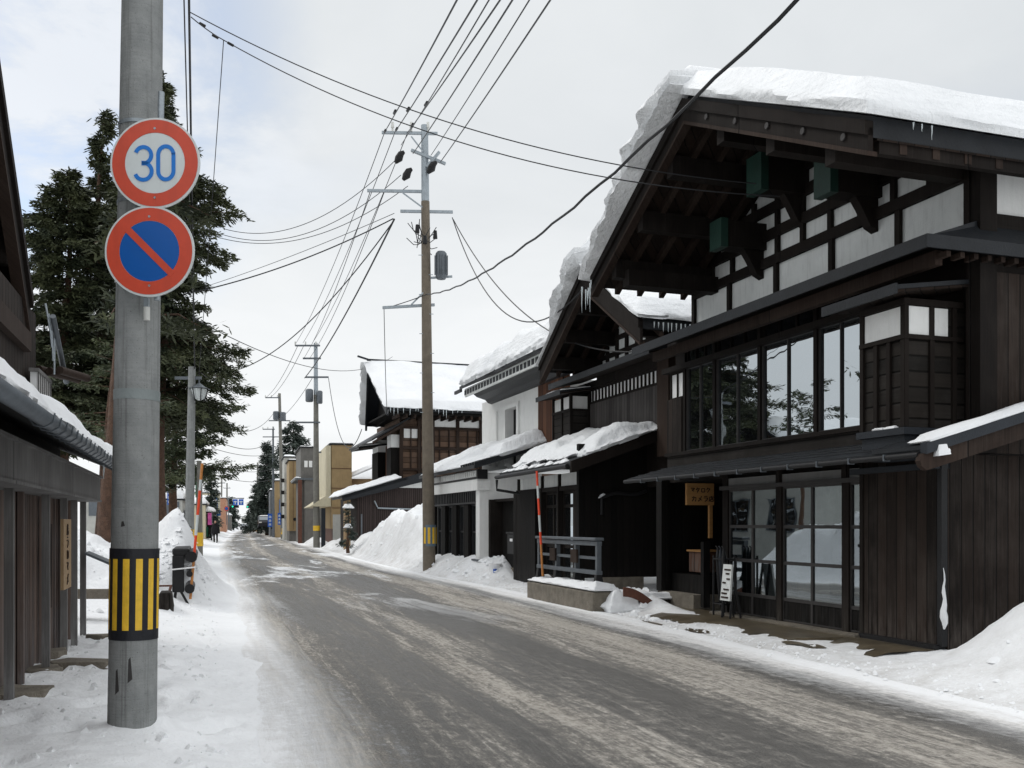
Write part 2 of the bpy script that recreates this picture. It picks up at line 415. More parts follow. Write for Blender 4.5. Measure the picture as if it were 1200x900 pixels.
def gable_roof(root, fr, sn, sf, sa, ze, za, T0, T1, snow_near=.42, snow_far=.6, th=.22, barge_h=.34, rafters=True, seed=0, zen=None, bevel=True, tmax=99, soff='plank_gate', rosettes=False, farshift=0, nrm_over=.1, amp=.07, fartap=None):
    """gable facing the street: eaves at sn (near) / sf (far), ridge at sa"""
    zf = ze; zn = zen if zen is not None else ze
    for (se, z) in ((sn, zn), (sf, zf)):
        q = [fr.p(se, T0, z), fr.p(sa, T0, za), fr.p(sa, T1, za), fr.p(se, T1, z)]
        MB().slab(q, (0, 0, th)).build('roof', 'black_roof', root)
        q2 = [v-Vector((0, 0, .012)) for v in [fr.p(se, T0+.05, z+.02), fr.p(sa, T0+.05, za+.02), fr.p(sa, T1, za+.02), fr.p(se, T1, z+.02)]]
        MB().slab(q2, (0, 0, -.03)).build('soffit', soff, root)
        # bargeboard: two stepped boards
        d = 1 if se > sa else -1
        ext = .0
        a0 = (se, z); a1 = (sa, za)
        for (tt, h0, h1, m) in ((T0-.06, -barge_h, .1, 'beam'), (T0-.10, .02, .17, 'beam')):
            b = MB(); ring = [(a0[0], a0[1]+h0), (a1[0], a1[1]+h0), (a1[0], a1[1]+h1), (a0[0], a0[1]+h1)]
            b.prism([fr.p(x, tt, y) for x, y in ring], [fr.p(x, T0-.003, y) for x, y in ring]).build('bargeboard', m, root)
        b = MB(); ring = [(a0[0], a0[1]-barge_h-.05), (a1[0], a1[1]-barge_h-.05), (a1[0], a1[1]-barge_h-.0), (a0[0], a0[1]-barge_h-.0)]
        b.prism([fr.p(x, T0-.075, y) for x, y in ring], [fr.p(x, T0+.05, y) for x, y in ring]).build('barge_trim', 'beam_brown', root)
        if rosettes and se == sn:
            for k in range(5):
                f_ = .1+.185*k; s_ = se+(sa-se)*f_; z_ = z+(za-z)*f_-.04
                MB().disc(fr.p(s_, T0-.062, z_), -fr.p(0, 1, 0)+fr.p(0, 0, 0), .04, .02, 8).build('rosette', 'frame_grey', root)
        if rafters:
            b = MB(); k = T0+.35
            while k < min(T0+3.0, tmax):
                b.prism([fr.p(x, k, y) for x, y in ((se-d*.02, z-.12), (sa, za-.12), (sa, za-.002), (se-d*.02, z-.002))],
                        [fr.p(x, k+.09, y) for x, y in ((se-d*.02, z-.12), (sa, za-.12), (sa, za-.002), (se-d*.02, z-.002))])
                k += .42
            b.build('rafter', 'beam_brown', root)
            for f_ in (.2, .5, .8):
                s_ = se+(sa-se)*f_; z_ = z+(za-z)*f_
                MB().fb(fr, s_-.09, s_+.09, T0+.05, T0+3, z_-.36, z_-.06).build('purlin', 'beam', root)
    # snow
    sl = (za-zn)/abs(sa-sn)
    if snow_near:
        snowcap(fr.p(sn-.04, T0-.1, zn+th), fr.p(sn-.04, T1, zn+th), fr.p(sa, T1, za+th), fr.p(sa, T0-.1, za+th), snow_near, (0, 0, 1), 56, 22, amp=amp*.6, seed=seed+1, over=nrm_over, edge=.03, lump=.5, thf=lambda u, v: 1.1-.3*max(0, v-.5)*2).build('roof_snow', 'roof_snow', root, True)
    if snow_far:
        snowcap(fr.p(sf+.05, T0-.1-farshift, zf+th-.1), fr.p(sf+.05, T1, zf+th-.1), fr.p(sa+.02, T1, za+th-.02), fr.p(sa+.02, T0-.1-farshift, za+th-.02), snow_far, (0, 0, 1), 30, 56, amp=amp*1.2, seed=seed+2, over=.24, edge=.02, side=8, lump=.65, thf=fartap).build('roof_snow', 'roof_snow', root, True)

def wallbox(root, name, mat, fr, s0, s1, t0, t1, z0, z1, **k):
    return MB().fb(fr, s0, s1, t0, t1, z0, z1).build(name, mat, root, **k)
def window(root, fr, s0, s1, z0, z1, t, cols=2, rows=1, glass='glass', frame='beam', fw=.045, name='window', dep=.06, rowz=None):
    b = MB()
    b.fb(fr, s0, s1, t, t+dep, z0, z0+fw).fb(fr, s0, s1, t, t+dep, z1-fw, z1)
    b.fb(fr, s0, s0+fw, t+.002, t+dep-.002, z0+fw, z1-fw).fb(fr, s1-fw, s1, t+.002, t+dep-.002, z0+fw, z1-fw)
    for i in range(1, cols):
        c = s0+(s1-s0)*i/cols; b.fb(fr, c-fw*.45, c+fw*.45, t+.004, t+dep-.004, z0+fw, z1-fw)
    rz = rowz if rowz is not None else [z0+(z1-z0)*i/rows for i in range(1, rows)]
    for c in rz: b.fb(fr, s0+fw, s1-fw, t+.006, t+dep-.006, c-fw*.5, c+fw*.5)
    w = b.build(name, frame, root)
    MB().fb(fr, s0+.01, s1-.01, t+dep*.55, t+dep*.55+.008, z0+.01, z1-.01).build('pane', glass, w)
    return w

# ================================================================== TERRAIN
def interp(tab, d):
    if d <= tab[0][0]: a, b = tab[0], tab[1]
    elif d >= tab[-1][0]: a, b = tab[-2], tab[-1]
    else:
        for a, b in zip(tab, tab[1:]):
            if a[0] <= d <= b[0]: break
    return a[1]+(b[1]-a[1])*(d-a[0])/(b[0]-a[0])
TL = [(-30, 9.2), (-10, 3.3), (0, .35), (6, -1.47), (9.3, -2.43), (20, -5.75), (37.5, -11.2), (66, -19.8), (157, -44.8), (900, -240)]
TR = [(-30, 14.5), (0, 6.3), (8, 4.1), (11.8, 3.05), (18, 1.3), (22.7, -.1), (29.7, -2.6), (37.5, -5.1), (66, -13.3), (123, -28.9), (157, -38), (900, -233)]
def XL(d): return interp(TL, d)
def XR(d): return interp(TR, d)
MO = [  # x, y, rx, ry, h, (angle follows street)
    (-8.0, 16.8, 1.3, 1.7, 1.25), (-7.7, 21.2, 1.75, 2.5, 1.36), (-6.3, 16.2, .7, .9, .22), (-6.5, 19.5, .5, 1.2, .45),
    (-2.66, 6.87, .34, .3, .07), (2.05, 18.0, .3, 1.7, .34), (5.0, 9.4, 1.0, .6, .12), (6.9, 9.5, 1.7, 1.25, .9), (5.5, 9.9, .8, .8, .25),
    (-1.75, 28.2, .75, 2.0, .62), (-.5, 26.6, .5, 1.0, .5), (-3.0, 32, .8, 2.5, .45),
    (-3.0, 36.6, 1.45, 2.2, 1.5), (-4.2, 40.3, 1.4, 2.2, 1.25), (-5.3, 44, 1.4, 2.4, .95), (-6.7, 48.5, 1.3, 2.6, .6), (-8.4, 53, 1.2, 3, .35),
    (-13.7, 60, 1.2, 3, .5), (-16.2, 73, 1.3, 2.6, 1.9), (-11.6, 59, .9, 1.6, .9), (-10.6, 52, 1.0, 4, .35), (-24, 100, 1.6, 8, .7)]
def ground_h(x, y):
    xl = XL(y); xr = XR(y); cosr = .955
    el = (xl-x)*cosr; er = (x-xr)*cosr
    e = max(el, er)
    if e < -.25: return -.05
    h = 0
    k = min(1, max(0, (e+.12)/(1.3 if el > 0 else .7))); k = k*k*(3-2*k)
    basel = .05 if el > 0 else .035
    n1 = fbm(x*.8, y*.8, 1.2, 4)
    if er > 0 and 10.5 < y < 19.2: basel = .012; n1 *= .5
    h = -.012+k*(basel+.03+.05*n1)+.01*n1
    far = min(1, max(0, (y-24)/12))
    if e > .2:
        rr = math.exp(-((e-1.5)/.9)**2)
        if el > 0: h += far*rr*(.28+.3*fbm(y*.16, 7.7, 2, 3))*(0 if 42 < y < 72 else 1)
        else: h += far*rr*(.42+.4*fbm(y*.17, 3.1, 5, 3))
    for (mx, my, rx, ry, mh) in MO:
        dx = x-mx; dy = y-my
        if abs(dy) > ry*3+2: continue
        a = dx*cosr+dy*.29; b = -dx*.29+dy*cosr
        q = (a/rx)**2+(b/ry)**2
        if q < 8: h += mh*math.exp(-q**1.5*.7)*(1+.2*fbm(x*1.1, y*1.1, 4, 4))*min(1, max(0, (e+.2)/1.2))
    if y < 40 and e > 0:
        kk = min(1, e/.5)*max(0, min(1, (24-y)/12)); h += kk*.018*fbm(x*4.5, y*4.5, 8, 3)+kk*.03*max(0, fbm(x*2.2, y*2.2, 18, 2))
        fp = noise.cell(Vector((x*2.9+.3*math.sin(y*5), y*2.1, 3))) if False else 0
    return h
FOOT = [(random.uniform(-5.2, -1.7), random.uniform(4.5, 13.5)) for _ in range(70)]
def foot(x, y):
    z = 0
    for fx, fy in FOOT:
        dx = x-fx; dy = y-fy
        if abs(dx) < .35 and abs(dy) < .5:
            q = (dx/.1)**2+(dy/.19)**2
            z += -.055*math.exp(-q*q)+.02*math.exp(-(q-2.5)**2)
    return z
def terrain():
    ys = []; y = -14.
    while y < 3: ys.append(y); y += .8
    while y < 900:
        ys.append(y); y += max(.06, y*.0065) if y < 50 else y*.02
    offs = [0]; st = .07
    while offs[-1] < 5.2: offs.append(offs[-1]+.075)
    while offs[-1] < 380: offs.append(offs[-1]*1.09+.02)
    vs = []; fs = []; vg = []
    cols = [-o for o in offs[::-1]]+[.3+i*.4 for i in range(1)]+['m']*6+[o for o in offs]
    nc = None
    for y in ys:
        xl = XL(y)+.25; xr = XR(y)-.25
        row = [xl-o for o in offs[::-1]]+[xl+(xr-xl)*k/6 for k in range(1, 6)]+[xr+o for o in offs]
        nc = len(row)
        for x in row:
            h = ground_h(x, y)
            if 4 < y < 14.5 and x < XL(y)-.15: h += foot(x, y)
            vs.append((x, y, h))
            e = max((XL(y)-x), (x-XR(y))*.8); vg.append(max(0., min(1, 1.0-(e+.1)/1.3)) if x > XR(y)-1 else 0.)
    for i in range(len(ys)-1):
        for j in range(nc-1):
            a = i*nc+j; fs.append((a, a+1, a+nc+1, a+nc))
    me = bpy.data.meshes.new('snow_ground'); me.from_pydata(vs, [], fs)
    at_ = me.attributes.new('grime', 'FLOAT', 'POINT'); at_.data.foreach_set('value', vg)
    me.polygons.foreach_set('use_smooth', [True]*len(me.polygons)); me.materials.append(M['snow_ground'])
    o = bpy.data.objects.new('snow_ground', me); COL.objects.link(o); o['kind'] = 'structure'
terrain()

def road_mat():
    m = newmat('slushy asphalt'); n, l = nt(m); b = n['Principled BSDF']
    uv = n.new('ShaderNodeUVMap'); uv.uv_map = 'street'; uvo = uv.outputs[0]
    sp = n.new('ShaderNodeSeparateXYZ'); l.new(uvo, sp.inputs[0]); lat = sp.outputs[0]; al = sp.outputs[1]   # metres from left edge, metres along
    lw = n.new('ShaderNodeAttribute'); lw.attribute_name = 'width'; wd = lw.outputs['Fac']
    wob = noi(n, l, mapp(n, l, uvo, (.12, .12, 1)), 1., 2, .5)
    s1 = noi(n, l, mapp(n, l, uvo, (2.2, .11, 1)), 1., 8, .66, .5)
    s2 = noi(n, l, mapp(n, l, uvo, (7.5, .55, 1), (3, 1, 0)), 1., 8, .75, .8)
    g = noi(n, l, uvo, 60, 3, .8); gg = noi(n, l, uvo, 6, 8, .8); g3 = noi(n, l, mapp(n, l, uvo, (26, 9, 1)), 1., 5, .8)
    frac = mth(n, l, 'ADD', mth(n, l, 'DIVIDE', lat, wd), mth(n, l, 'MULTIPLY', mth(n, l, 'SUBTRACT', wob, .5), .09))
    prof = ramp(n, l, frac, [(0, .75), (.06, .5), (.13, .34), (.24, .2), (.345, .42), (.385, .62), (.42, .4), (.47, .12), (.55, .06), (.62, .3), (.69, .66), (.76, .7), (.81, .32), (.84, .2), (.88, .6), (.94, .95), (1, 1)])
    k_ = lambda a, m: mth(n, l, 'MULTIPLY', mth(n, l, 'SUBTRACT', a, .5), m)
    v = prof
    for a_, m_ in ((s1, 1.5), (s2, 1.15), (gg, .9), (g3, .9), (g, .4)): v = mth(n, l, 'ADD', v, k_(a_, m_))
    asph = mixc(n, l, ramp(n, l, mth(n, l, 'ADD', mth(n, l, 'MULTIPLY', g, .6), mth(n, l, 'MULTIPLY', gg, .4)), [(.38, 0), (.62, 1)]), (.055, .053, .049), (.17, .162, .148))
    slush = mixc(n, l, ramp(n, l, mth(n, l, 'ADD', mth(n, l, 'MULTIPLY', g3, .6), mth(n, l, 'MULTIPLY', s2, .4)), [(.36, 0), (.64, 1)]), (.24, .215, .18), (.6, .565, .51))
    c = mixc(n, l, ramp(n, l, v, [(.2, 0), (.42, .3), (.6, .8), (.9, 1)]), asph, slush)
    # white snow at the borders: soft on the left, ragged on the right
    eg = mth(n, l, 'ADD', k_(s1, .2), mth(n, l, 'ADD', k_(gg, .14), k_(g3, .1)))
    fl = mth(n, l, 'ADD', frac, eg)
    wl = ramp(n, l, fl, [(.0, 1), (.14, 0)]); wr = ramp(n, l, fl, [(.80, 0), (.95, 1)])
    wht = mth(n, l, 'MAXIMUM', wl, wr)
    pt = noi(n, l, mapp(n, l, uvo, (.5, .12, 1), (2, 7, 0)), 1., 7, .7, .5)
    dist = ramp(n, l, mth(n, l, 'DIVIDE', al, 160.), [(.17, 0), (.27, 1)])
    wht = mth(n, l, 'MAXIMUM', wht, mth(n, l, 'MULTIPLY', ramp(n, l, mth(n, l, 'ADD', pt, k_(g3, .15)), [(.55, 0), (.62, .9)]), dist))
    c = mixc(n, l, wht, c, (.87, .88, .89))
    l.new(c, b.inputs['Base Color'])
    l.new(ramp(n, l, v, [(.1, .4), (.5, .85)]), b.inputs['Roughness'])
    b.inputs['Specular IOR Level'].default_value = .4
    h = mth(n, l, 'ADD', mth(n, l, 'MULTIPLY', v, mth(n, l, 'SUBTRACT', 1., mth(n, l, 'MULTIPLY', wht, .75))), mth(n, l, 'MULTIPLY', g, .3))
    l.new(bump(n, l, h, .018), b.inputs['Normal'])
    return m
M['road'] = road_mat()
def road():
    ys = []; y = -14.
    while y < 880: ys.append(y); y += max(.12, abs(y)*.012) if y < 60 else y*.02
    ncx = 60; vs = []; uvs = []; fs = []; wv = []; al = 0; pl = None
    for y in ys:
        a = XL(y)-.05; b = XR(y)+.05
        c = Vector(((a+b)/2, y)); al += (c-pl).length if pl else 0; pl = c
        for k in range(ncx+1):
            f = k/ncx; x = a+(b-a)*f
            z = .004+.02*math.sin(math.pi*f)
            if y < 40:
                wl = math.exp(-((f-.32)/.05)**2)+math.exp(-((f-.6)/.07)**2)
                z += .016*fbm(f*9, y*.25, 1, 4)*(1 if .05 < f < .95 else 0)-.012*wl
                z += .016*max(0, fbm(x*3, y*1.6, 6, 4))*(1 if f > .7 else .35)
            z -= .02*max(0, 1-f/.07)+.02*max(0, 1-(1-f)/.03)
            vs.append((x, y, z)); uvs.append(((b-a)*f, al)); wv.append(b-a)
    for i in range(len(ys)-1):
        for j in range(ncx):
            q = i*(ncx+1)+j; fs.append((q, q+1, q+ncx+2, q+ncx+1))
    me = bpy.data.meshes.new('road'); me.from_pydata(vs, [], fs)
    ul = me.uv_layers.new(name='street')
    for lp in me.loops: ul.data[lp.index].uv = uvs[lp.vertex_index]
    at_ = me.attributes.new('width', 'FLOAT', 'POINT'); at_.data.foreach_set('value', wv)
    me.polygons.foreach_set('use_smooth', [True]*len(me.polygons)); me.materials.append(M['road'])
    o = bpy.data.objects.new('road', me); COL.objects.link(o); o['kind'] = 'structure'
road()
def clods():
    rs = random.Random(11); b = MB()
    def lump(x, y, r, z=None):
        h = ground_h(x, y) if z is None else z; o = len(b.v)
        for (dx, dy, dz) in ((1, 0, 0), (.3, .9, .1), (-.8, .6, 0), (-.8, -.6, .1), (.3, -.9, 0), (.1, .1, 1), (.5, -.2, .7), (-.5, .3, .8)):
            b.v.append(Vector((x+dx*r*rs.uniform(.6, 1.2), y+dy*r*rs.uniform(.6, 1.2), h-.25*r+dz*r*rs.uniform(.6, 1.1))))
        b.f.extend([tuple(o+i for i in f) for f in ((0, 1, 6), (1, 7, 5, 6), (1, 2, 7), (2, 3, 7), (3, 5, 7), (3, 4, 6, 5), (4, 0, 6), (0, 4, 3, 2, 1))])
    for _ in range(1500):
        y = 5+28*rs.random()**1.3; x = XR(y)+rs.gauss(.15, .22)
        if x < XR(y)-.5: continue
        lump(x, y, rs.choice((.007, .01, .015, .026))*rs.uniform(.7, 1.3), max(.015, ground_h(x, y)))
    for _ in range(900):
        y = 5+16*rs.random(); x = XL(y)-rs.uniform(.3, 3.2); lump(x, y, rs.choice((.01, .016, .025, .045))*rs.uniform(.7, 1.3))
    for (mx, my, rx, ry, mh) in MO[:16]:
        if mh < .3: continue
        for _ in range(70):
            x = mx+rs.gauss(0, rx*.8); y = my-abs(rs.gauss(0, ry*.7))
            if x < XR(y)+.1 and x > XL(y)-.1: continue
            lump(x, y, rs.choice((.03, .05, .09))*rs.uniform(.6, 1.4))
    o = b.build('snow_clods', 'snow_ground', None, True); o['kind'] = 'stuff'; o['label'] = 'loose lumps of snow scattered along the road edges and banks'; o['category'] = 'snow'
clods()
# wet forecourt before the doors, as a sheet with a ragged edge
def forecourt():
    b = MB(); pts = []; n_ = 44
    for i in range(n_+1):
        s = -1.35+6.2*i/n_
        edge = -1.15-.22*fbm(s*1.3, 1, 1, 3)-.12*fbm(s*6, 3, 1, 3)
        if s < .1: edge = -.55+.3*fbm(s*3, 2, 2, 3)+(s+.1)*.35
        if s > 4.2: edge += (s-4.2)*.5
        for k in range(6):
            t = .02+(edge-.02)*k/5; b.v.append(A.p(s, t, .062 if k < 5 else .02))
    for i in range(n_):
        for k in range(5): a = i*6+k; b.f.append((a, a+1, a+7, a+6))
    o = b.build('path', 'conc_wet', None, True); o['kind'] = 'structure'
forecourt()
wb = MB()
for (x, y, r1, r2, rt) in [(5.3, 10.15, .42, .1, 0), (2.3, 19.2, .5, .14, 0)] + [(A.p(s, t, 0).x, A.p(s, t, 0).y, r1, r2, 0) for s, t, r1, r2 in ((1.8, -1.45, .3, .1), (3.1, -1.55, .45, .1), (-.3, -1.2, .4, .09))]:
    ring = []
    for k in range(18):
        an = k/18*2*math.pi; rr = 1+.35*fbm(math.cos(an)*1.5+x, math.sin(an)*1.5, 2, 2)
        q = Vector((x, y, 0))+Vector((A.u.x, A.u.y, 0))*r1*math.cos(an)*rr+Vector((A.w.x, A.w.y, 0))*r2*math.sin(an)*rr
        ring.append(Vector((q.x, q.y, ground_h(q.x, q.y)+.012)))
    o_ = len(wb.v); wb.v += ring; wb.f.append(tuple(range(o_, o_+18)))
o = wb.build('wet_ground', M['conc_wet'], None); o['kind'] = 'structure'

# ================================================================== BUILDING A (right, nearest)
tU = .25
a_root = empty('wooden_house', A.p(2, 0, 0), A.rot)
tag(a_root, 'nearest dark timber house on the right, deep snow-capped gable over glazed shop doors', 'house')
P = A.p
# masses
gl = A.S(815, tU); gr = A.S(1140, tU); uL = A.S(785, tU); sideS = A.S(1148, tU)
wallbox(a_root, 'upper_wall', 'beam', A, uL, sideS, tU+.12, 7, 2.3, 4.9)
wallbox(a_root, 'gable_core', 'beam', A, gl-.02, gr+.02, tU+.12, 7, 4.9, 5.3)
wallbox(a_root, 'side_wall', 'plank_dark', A, sideS-.04, sideS, tU+.1, 7, 2.3, 4.35)
wallbox(a_root, 'corner_post', 'beam', A, sideS-.05, sideS+.16, tU-.04, tU+.2, 2.3, 5.9)
# side upper white plaster + dark band
wallbox(a_root, 'side_plaster', 'white', A, gr-.03, gr+.1, tU+.2, 7, 5.02, 5.85)
wallbox(a_root, 'side_beam', 'beam', A, gr-.07, gr+.12, tU+.18, 7, 4.86, 5.04)
wallbox(a_root, 'side_wall_base', 'slate', A, gr-.02, gr+.1, tU+.18, 7, 4.6, 4.87)
# gable plaster field and timber frame
sa = 1.75; za = 7.24; ze = 5.5; sl = (za-ze)/3.5
rows = [(4.85, 5.42), (5.57, 5.83), (5.98, 6.22), (6.37, 6.58), (6.73, 6.92)]
tri = [(gl, 4.8), (gr, 4.8), (gr, min(5.7, za-sl*abs(sa-gr)-.1)), (sa, za-.08), (gl, za-sl*abs(sa-gl)-.1)]
MB().prism([P(s, tU, z) for s, z in tri], [P(s, tU+.12, z) for s, z in tri]).build('plaster', 'plaster', a_root)
fb_ = MB()
def topz(s): return za-sl*abs(sa-s)-.14
zs = [4.79, 4.86]; bands = [(4.78, 4.86)]+[(rows[i][1], rows[i+1][0]) for i in range(len(rows)-1)]+[(rows[-1][1], 7.1)]
for z0, z1 in bands:
    h = min(gl-.0, sa+(za-.14-z1)/sl+.3); k = max(gr, sa-(za-.14-z1)/sl-.3)
    if h > k: fb_.fb(A, k, h, tU-.07, tU-.001, z0, z1)
for px in (815, 856.5, 911.5, 976.5, 1055, 1137):
    s = A.S(px, tU); fb_.fb(A, s-.045, s+.045, tU-.055, tU-.002, 4.86, 5.42)
s = gr+.1; k = 0
nbay = 10
for i in range(nbay+1):
    s = gr+(gl-gr)*i/nbay
    tz = min(7.0, topz(s))
    if tz > 5.5: fb_.fb(A, s-.04, s+.04, tU-.06, tU-.003, 5.42, tz)
fb_.build('timber_frame', 'beam', a_root)
# interior black core behind the doors/windows is a room with a back wall
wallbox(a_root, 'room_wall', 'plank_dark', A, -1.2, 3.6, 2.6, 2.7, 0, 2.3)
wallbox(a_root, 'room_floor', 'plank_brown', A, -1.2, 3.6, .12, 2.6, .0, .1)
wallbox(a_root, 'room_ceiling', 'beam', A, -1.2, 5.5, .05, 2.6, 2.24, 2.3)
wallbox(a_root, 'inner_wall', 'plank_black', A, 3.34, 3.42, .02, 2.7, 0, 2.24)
for s_, z_, m_ in ((2.7, .45, 'tan'), (1.2, .5, 'white'), (.7, .35, 'plank_brown')):
    wallbox(a_root, 'shelf', m_, A, s_-.25, s_+.25, 1.0, 1.25, .1, z_+.2)
# ground floor fronts
for s0, s1 in ((1.83, 1.97), (.32, .46), (3.3, 3.46)):
    wallbox(a_root, 'post', 'beam', A, s0, s1, -.045, .12, .08, 2.3)
wallbox(a_root, 'door_sill', 'stone', A, -.02, 3.6, -.2, .1, 0, .09)
def door(s0, s1, cols):
    z0, z1 = .1, 2.06
    b = MB(); fw = .05
    b.fb(A, s0, s1, -.02, .03, z0, z0+.02).fb(A, s0, s1, -.02, .03, z1-fw, z1)
    n_ = cols
    for i in range(n_+1):
        c = s0+(s1-s0)*i/n_; c0 = max(s0, c-.022); c1 = min(s1, c+.022); b.fb(A, c0, c1, -.018, .028, z0+.02, z1-fw)
    for zc in (.41, .935, 1.46): b.fb(A, s0, s1, -.016, .026, zc-.024, zc+.024)
    d = b.build('door', 'frame_grey', a_root)
    MB().fb(A, s0+.01, s1-.01, -.004, .012, z0+.02, .39).build('kick_panel', 'plank_black', d)
    MB().fb(A, s0+.01, s1-.01, .001, .008, .43, z1-.02).build('pane', 'glass_door', d)
door(1.97, 3.3, 2); door(.46, 1.83, 2); door(0.0, .32, 1)
wallbox(a_root, 'transom', 'transom', A, 0, 3.34, -.03, .05, 2.1, 2.22)
for s0 in (.4, 1.9): wallbox(a_root, 'transom_post', 'beam', A, s0-.05, s0+.05, -.06, .0, 2.07, 2.3)
wallbox(a_root, 'lintel', 'frame_grey', A, -.02, 3.5, -.08, .03, 2.04, 2.1)
# entrance recess
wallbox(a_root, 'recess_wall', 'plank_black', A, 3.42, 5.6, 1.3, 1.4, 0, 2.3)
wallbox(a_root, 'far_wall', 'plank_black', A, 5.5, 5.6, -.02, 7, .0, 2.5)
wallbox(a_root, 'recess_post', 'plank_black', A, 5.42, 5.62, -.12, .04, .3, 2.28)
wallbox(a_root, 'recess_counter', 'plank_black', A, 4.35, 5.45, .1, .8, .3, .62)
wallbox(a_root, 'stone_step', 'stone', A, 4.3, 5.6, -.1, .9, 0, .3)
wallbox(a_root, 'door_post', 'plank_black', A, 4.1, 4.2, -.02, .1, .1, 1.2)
# plank wall in front, right of the doors, and the lower side wall
wallbox(a_root, 'plank_wall', 'plank_dark', A, -1.3, -.02, -.09, .06, .12, 2.28)
wallbox(a_root, 'plank_trim', 'beam', A, -.04, .02, -.11, .07, .08, 2.3)
wallbox(a_root, 'wall_plinth', 'black', A, -1.33, -.0, -.14, .02, 0, .12)
MB().prism([P(-1.36, t, z) for t, z in ((.02, 0), (.02, 2.46), (4, 3.6), (4, 0))], [P(-1.26, t, z) for t, z in ((.02, 0), (.02, 2.46), (4, 3.6), (4, 0))]).build('lower_side_wall', 'plank_dark', a_root)
wallbox(a_root, 'wall_cap', 'slate', A, -1.36, .15, -.16, .05, 2.13, 2.2)
wallbox(a_root, 'corner_gap', 'black', A, -1.375, -1.3, -.085, .0, .1, 2.3)
MB().tube([P(-1.385, -.06+.01*math.sin(k*1.7), .3+k*.07) for k in range(11)], [.01, .035, .045, .036, .03, .02, .022, .014, .01, .008, .003], 7).build('snow_sliver', 'snow', a_root)
# boards under the upper windows
wallbox(a_root, 'spandrel', 'plank_lap', A, -1.0, uL, tU-.05, tU+.1, 2.35, A.Z(890, 517, tU))
# upper windows
zr = A.Z(890, 405, tU); zsill = A.Z(890, 517, tU)
posts = [803, 838, 891, 957, 1014]
ps = [A.S(x, tU) for x in posts]
for i in range(4):
    s1_, s0_ = ps[i]-.04, ps[i+1]+.04
    window(a_root, A, s0_, s1_, zsill, zr, tU-.0, cols=2, glass='glass', fw=.024, frame='frame_grey')
for s in ps: wallbox(a_root, 'window_post', 'beam', A, s-.04, s+.04, tU-.03, tU+.06, zsill-.02, 4.55)
wallbox(a_root, 'window_rail', 'beam', A, -1.0, uL+.1, tU-.12, tU-.0, zr-.02, zr+.07)
wallbox(a_root, 'window_sill', 'beam', A, -1.0, uL+.02, tU-.1, tU-.0, zsill-.06, zsill-.0)
# narrow white window with planks below at the far corner
window(a_root, A, ps[0]+.05, uL, A.Z(795, 467, tU), zr-.02, tU, cols=2, glass='pure_white', fw=.03)
wallbox(a_root, 'plank_panel', 'plank_dark', A, ps[0]+.05, uL+.02, tU-.05, tU+.08, zsill, A.Z(795, 467, tU))
# row of small transom windows
for i in range(4):
    s1_, s0_ = ps[i]-.06, ps[i+1]+.06
    window(a_root, A, s0_, s1_, zr+.08, zr+.40, tU+.0, cols=3, glass='glass_dim', fw=.03, name='transom_window')
wallbox(a_root, 'upper_beam', 'beam', A, sideS, uL, tU-.05, tU+.1, zr+.41, 4.8)
# pent roof over the windows
te = -.65; sE = A.S(742, te); sN = A.S(1087, te); zE = A.Z(900, 355, te); zW = 4.85
def pent(root, fr, s0, s1, t0, t1, z0, z1, th=.07, mat='black_roof', soff='plank_gate', hip=None):
    q = [fr.p(s0, t0, z0), fr.p(s1, t0, z0), fr.p(s1, t1, z1), fr.p(s0 if hip is None else hip, t1, z1)]
    o_ = MB().slab(q, (0, 0, th)).build('pent_roof', mat, root)
    q2 = [v-Vector((0, 0, .004)) for v in q]
    MB().slab(q2, (0, 0, -.03)).build('soffit', soff, root)
    MB().fb(fr, s0, s1, t0-.03, t0-.002, z0-.05, z0+th+.015).build('fascia', 'black_roof', root)
    return o_
pent(a_root, A, sN, sE, te, tU, zE, zW, .08, hip=sideS)
wallbox(a_root, 'eave_beam', 'beam_brown', A, sideS, sE-.2, te+.28, te+.38, zE-.16, zE-.0)
# wrap round the side
q = [P(sN, te, zE), P(sN, 7, zE), P(sideS+.05, 7, zW), P(sideS+.05, tU, zW)]
MB().slab(q, (0, 0, .08)).build('pent_roof', 'black_roof', a_root)
MB().slab([v-Vector((0, 0, .004)) for v in q], (0, 0, -.03)).build('soffit', 'plank_gate', a_root)
MB().fb(A, sN-.03, sN-.002, te-.03, 7, zE-.05, zE+.095).build('fascia', 'black_roof', a_root)
rb = MB(); k = te+.3
while k < 3.5: rb.fb(A, sN+.05, sideS, k, k+.06, zE-.1, zE-.04); k += .19
rb.build('rafter_ends', 'beam_brown', a_root)
snowcap(P(sN+.12, .2, zE+.15), P(sN+.12, 2.2, zE+.15), P(sN+.3, 2.2, zE+.25), P(sN+.3, .2, zE+.25), .06, nu=24, nv=6, amp=.03, seed=3, over=.02).build('snow_strip', 'snow', a_root, True)
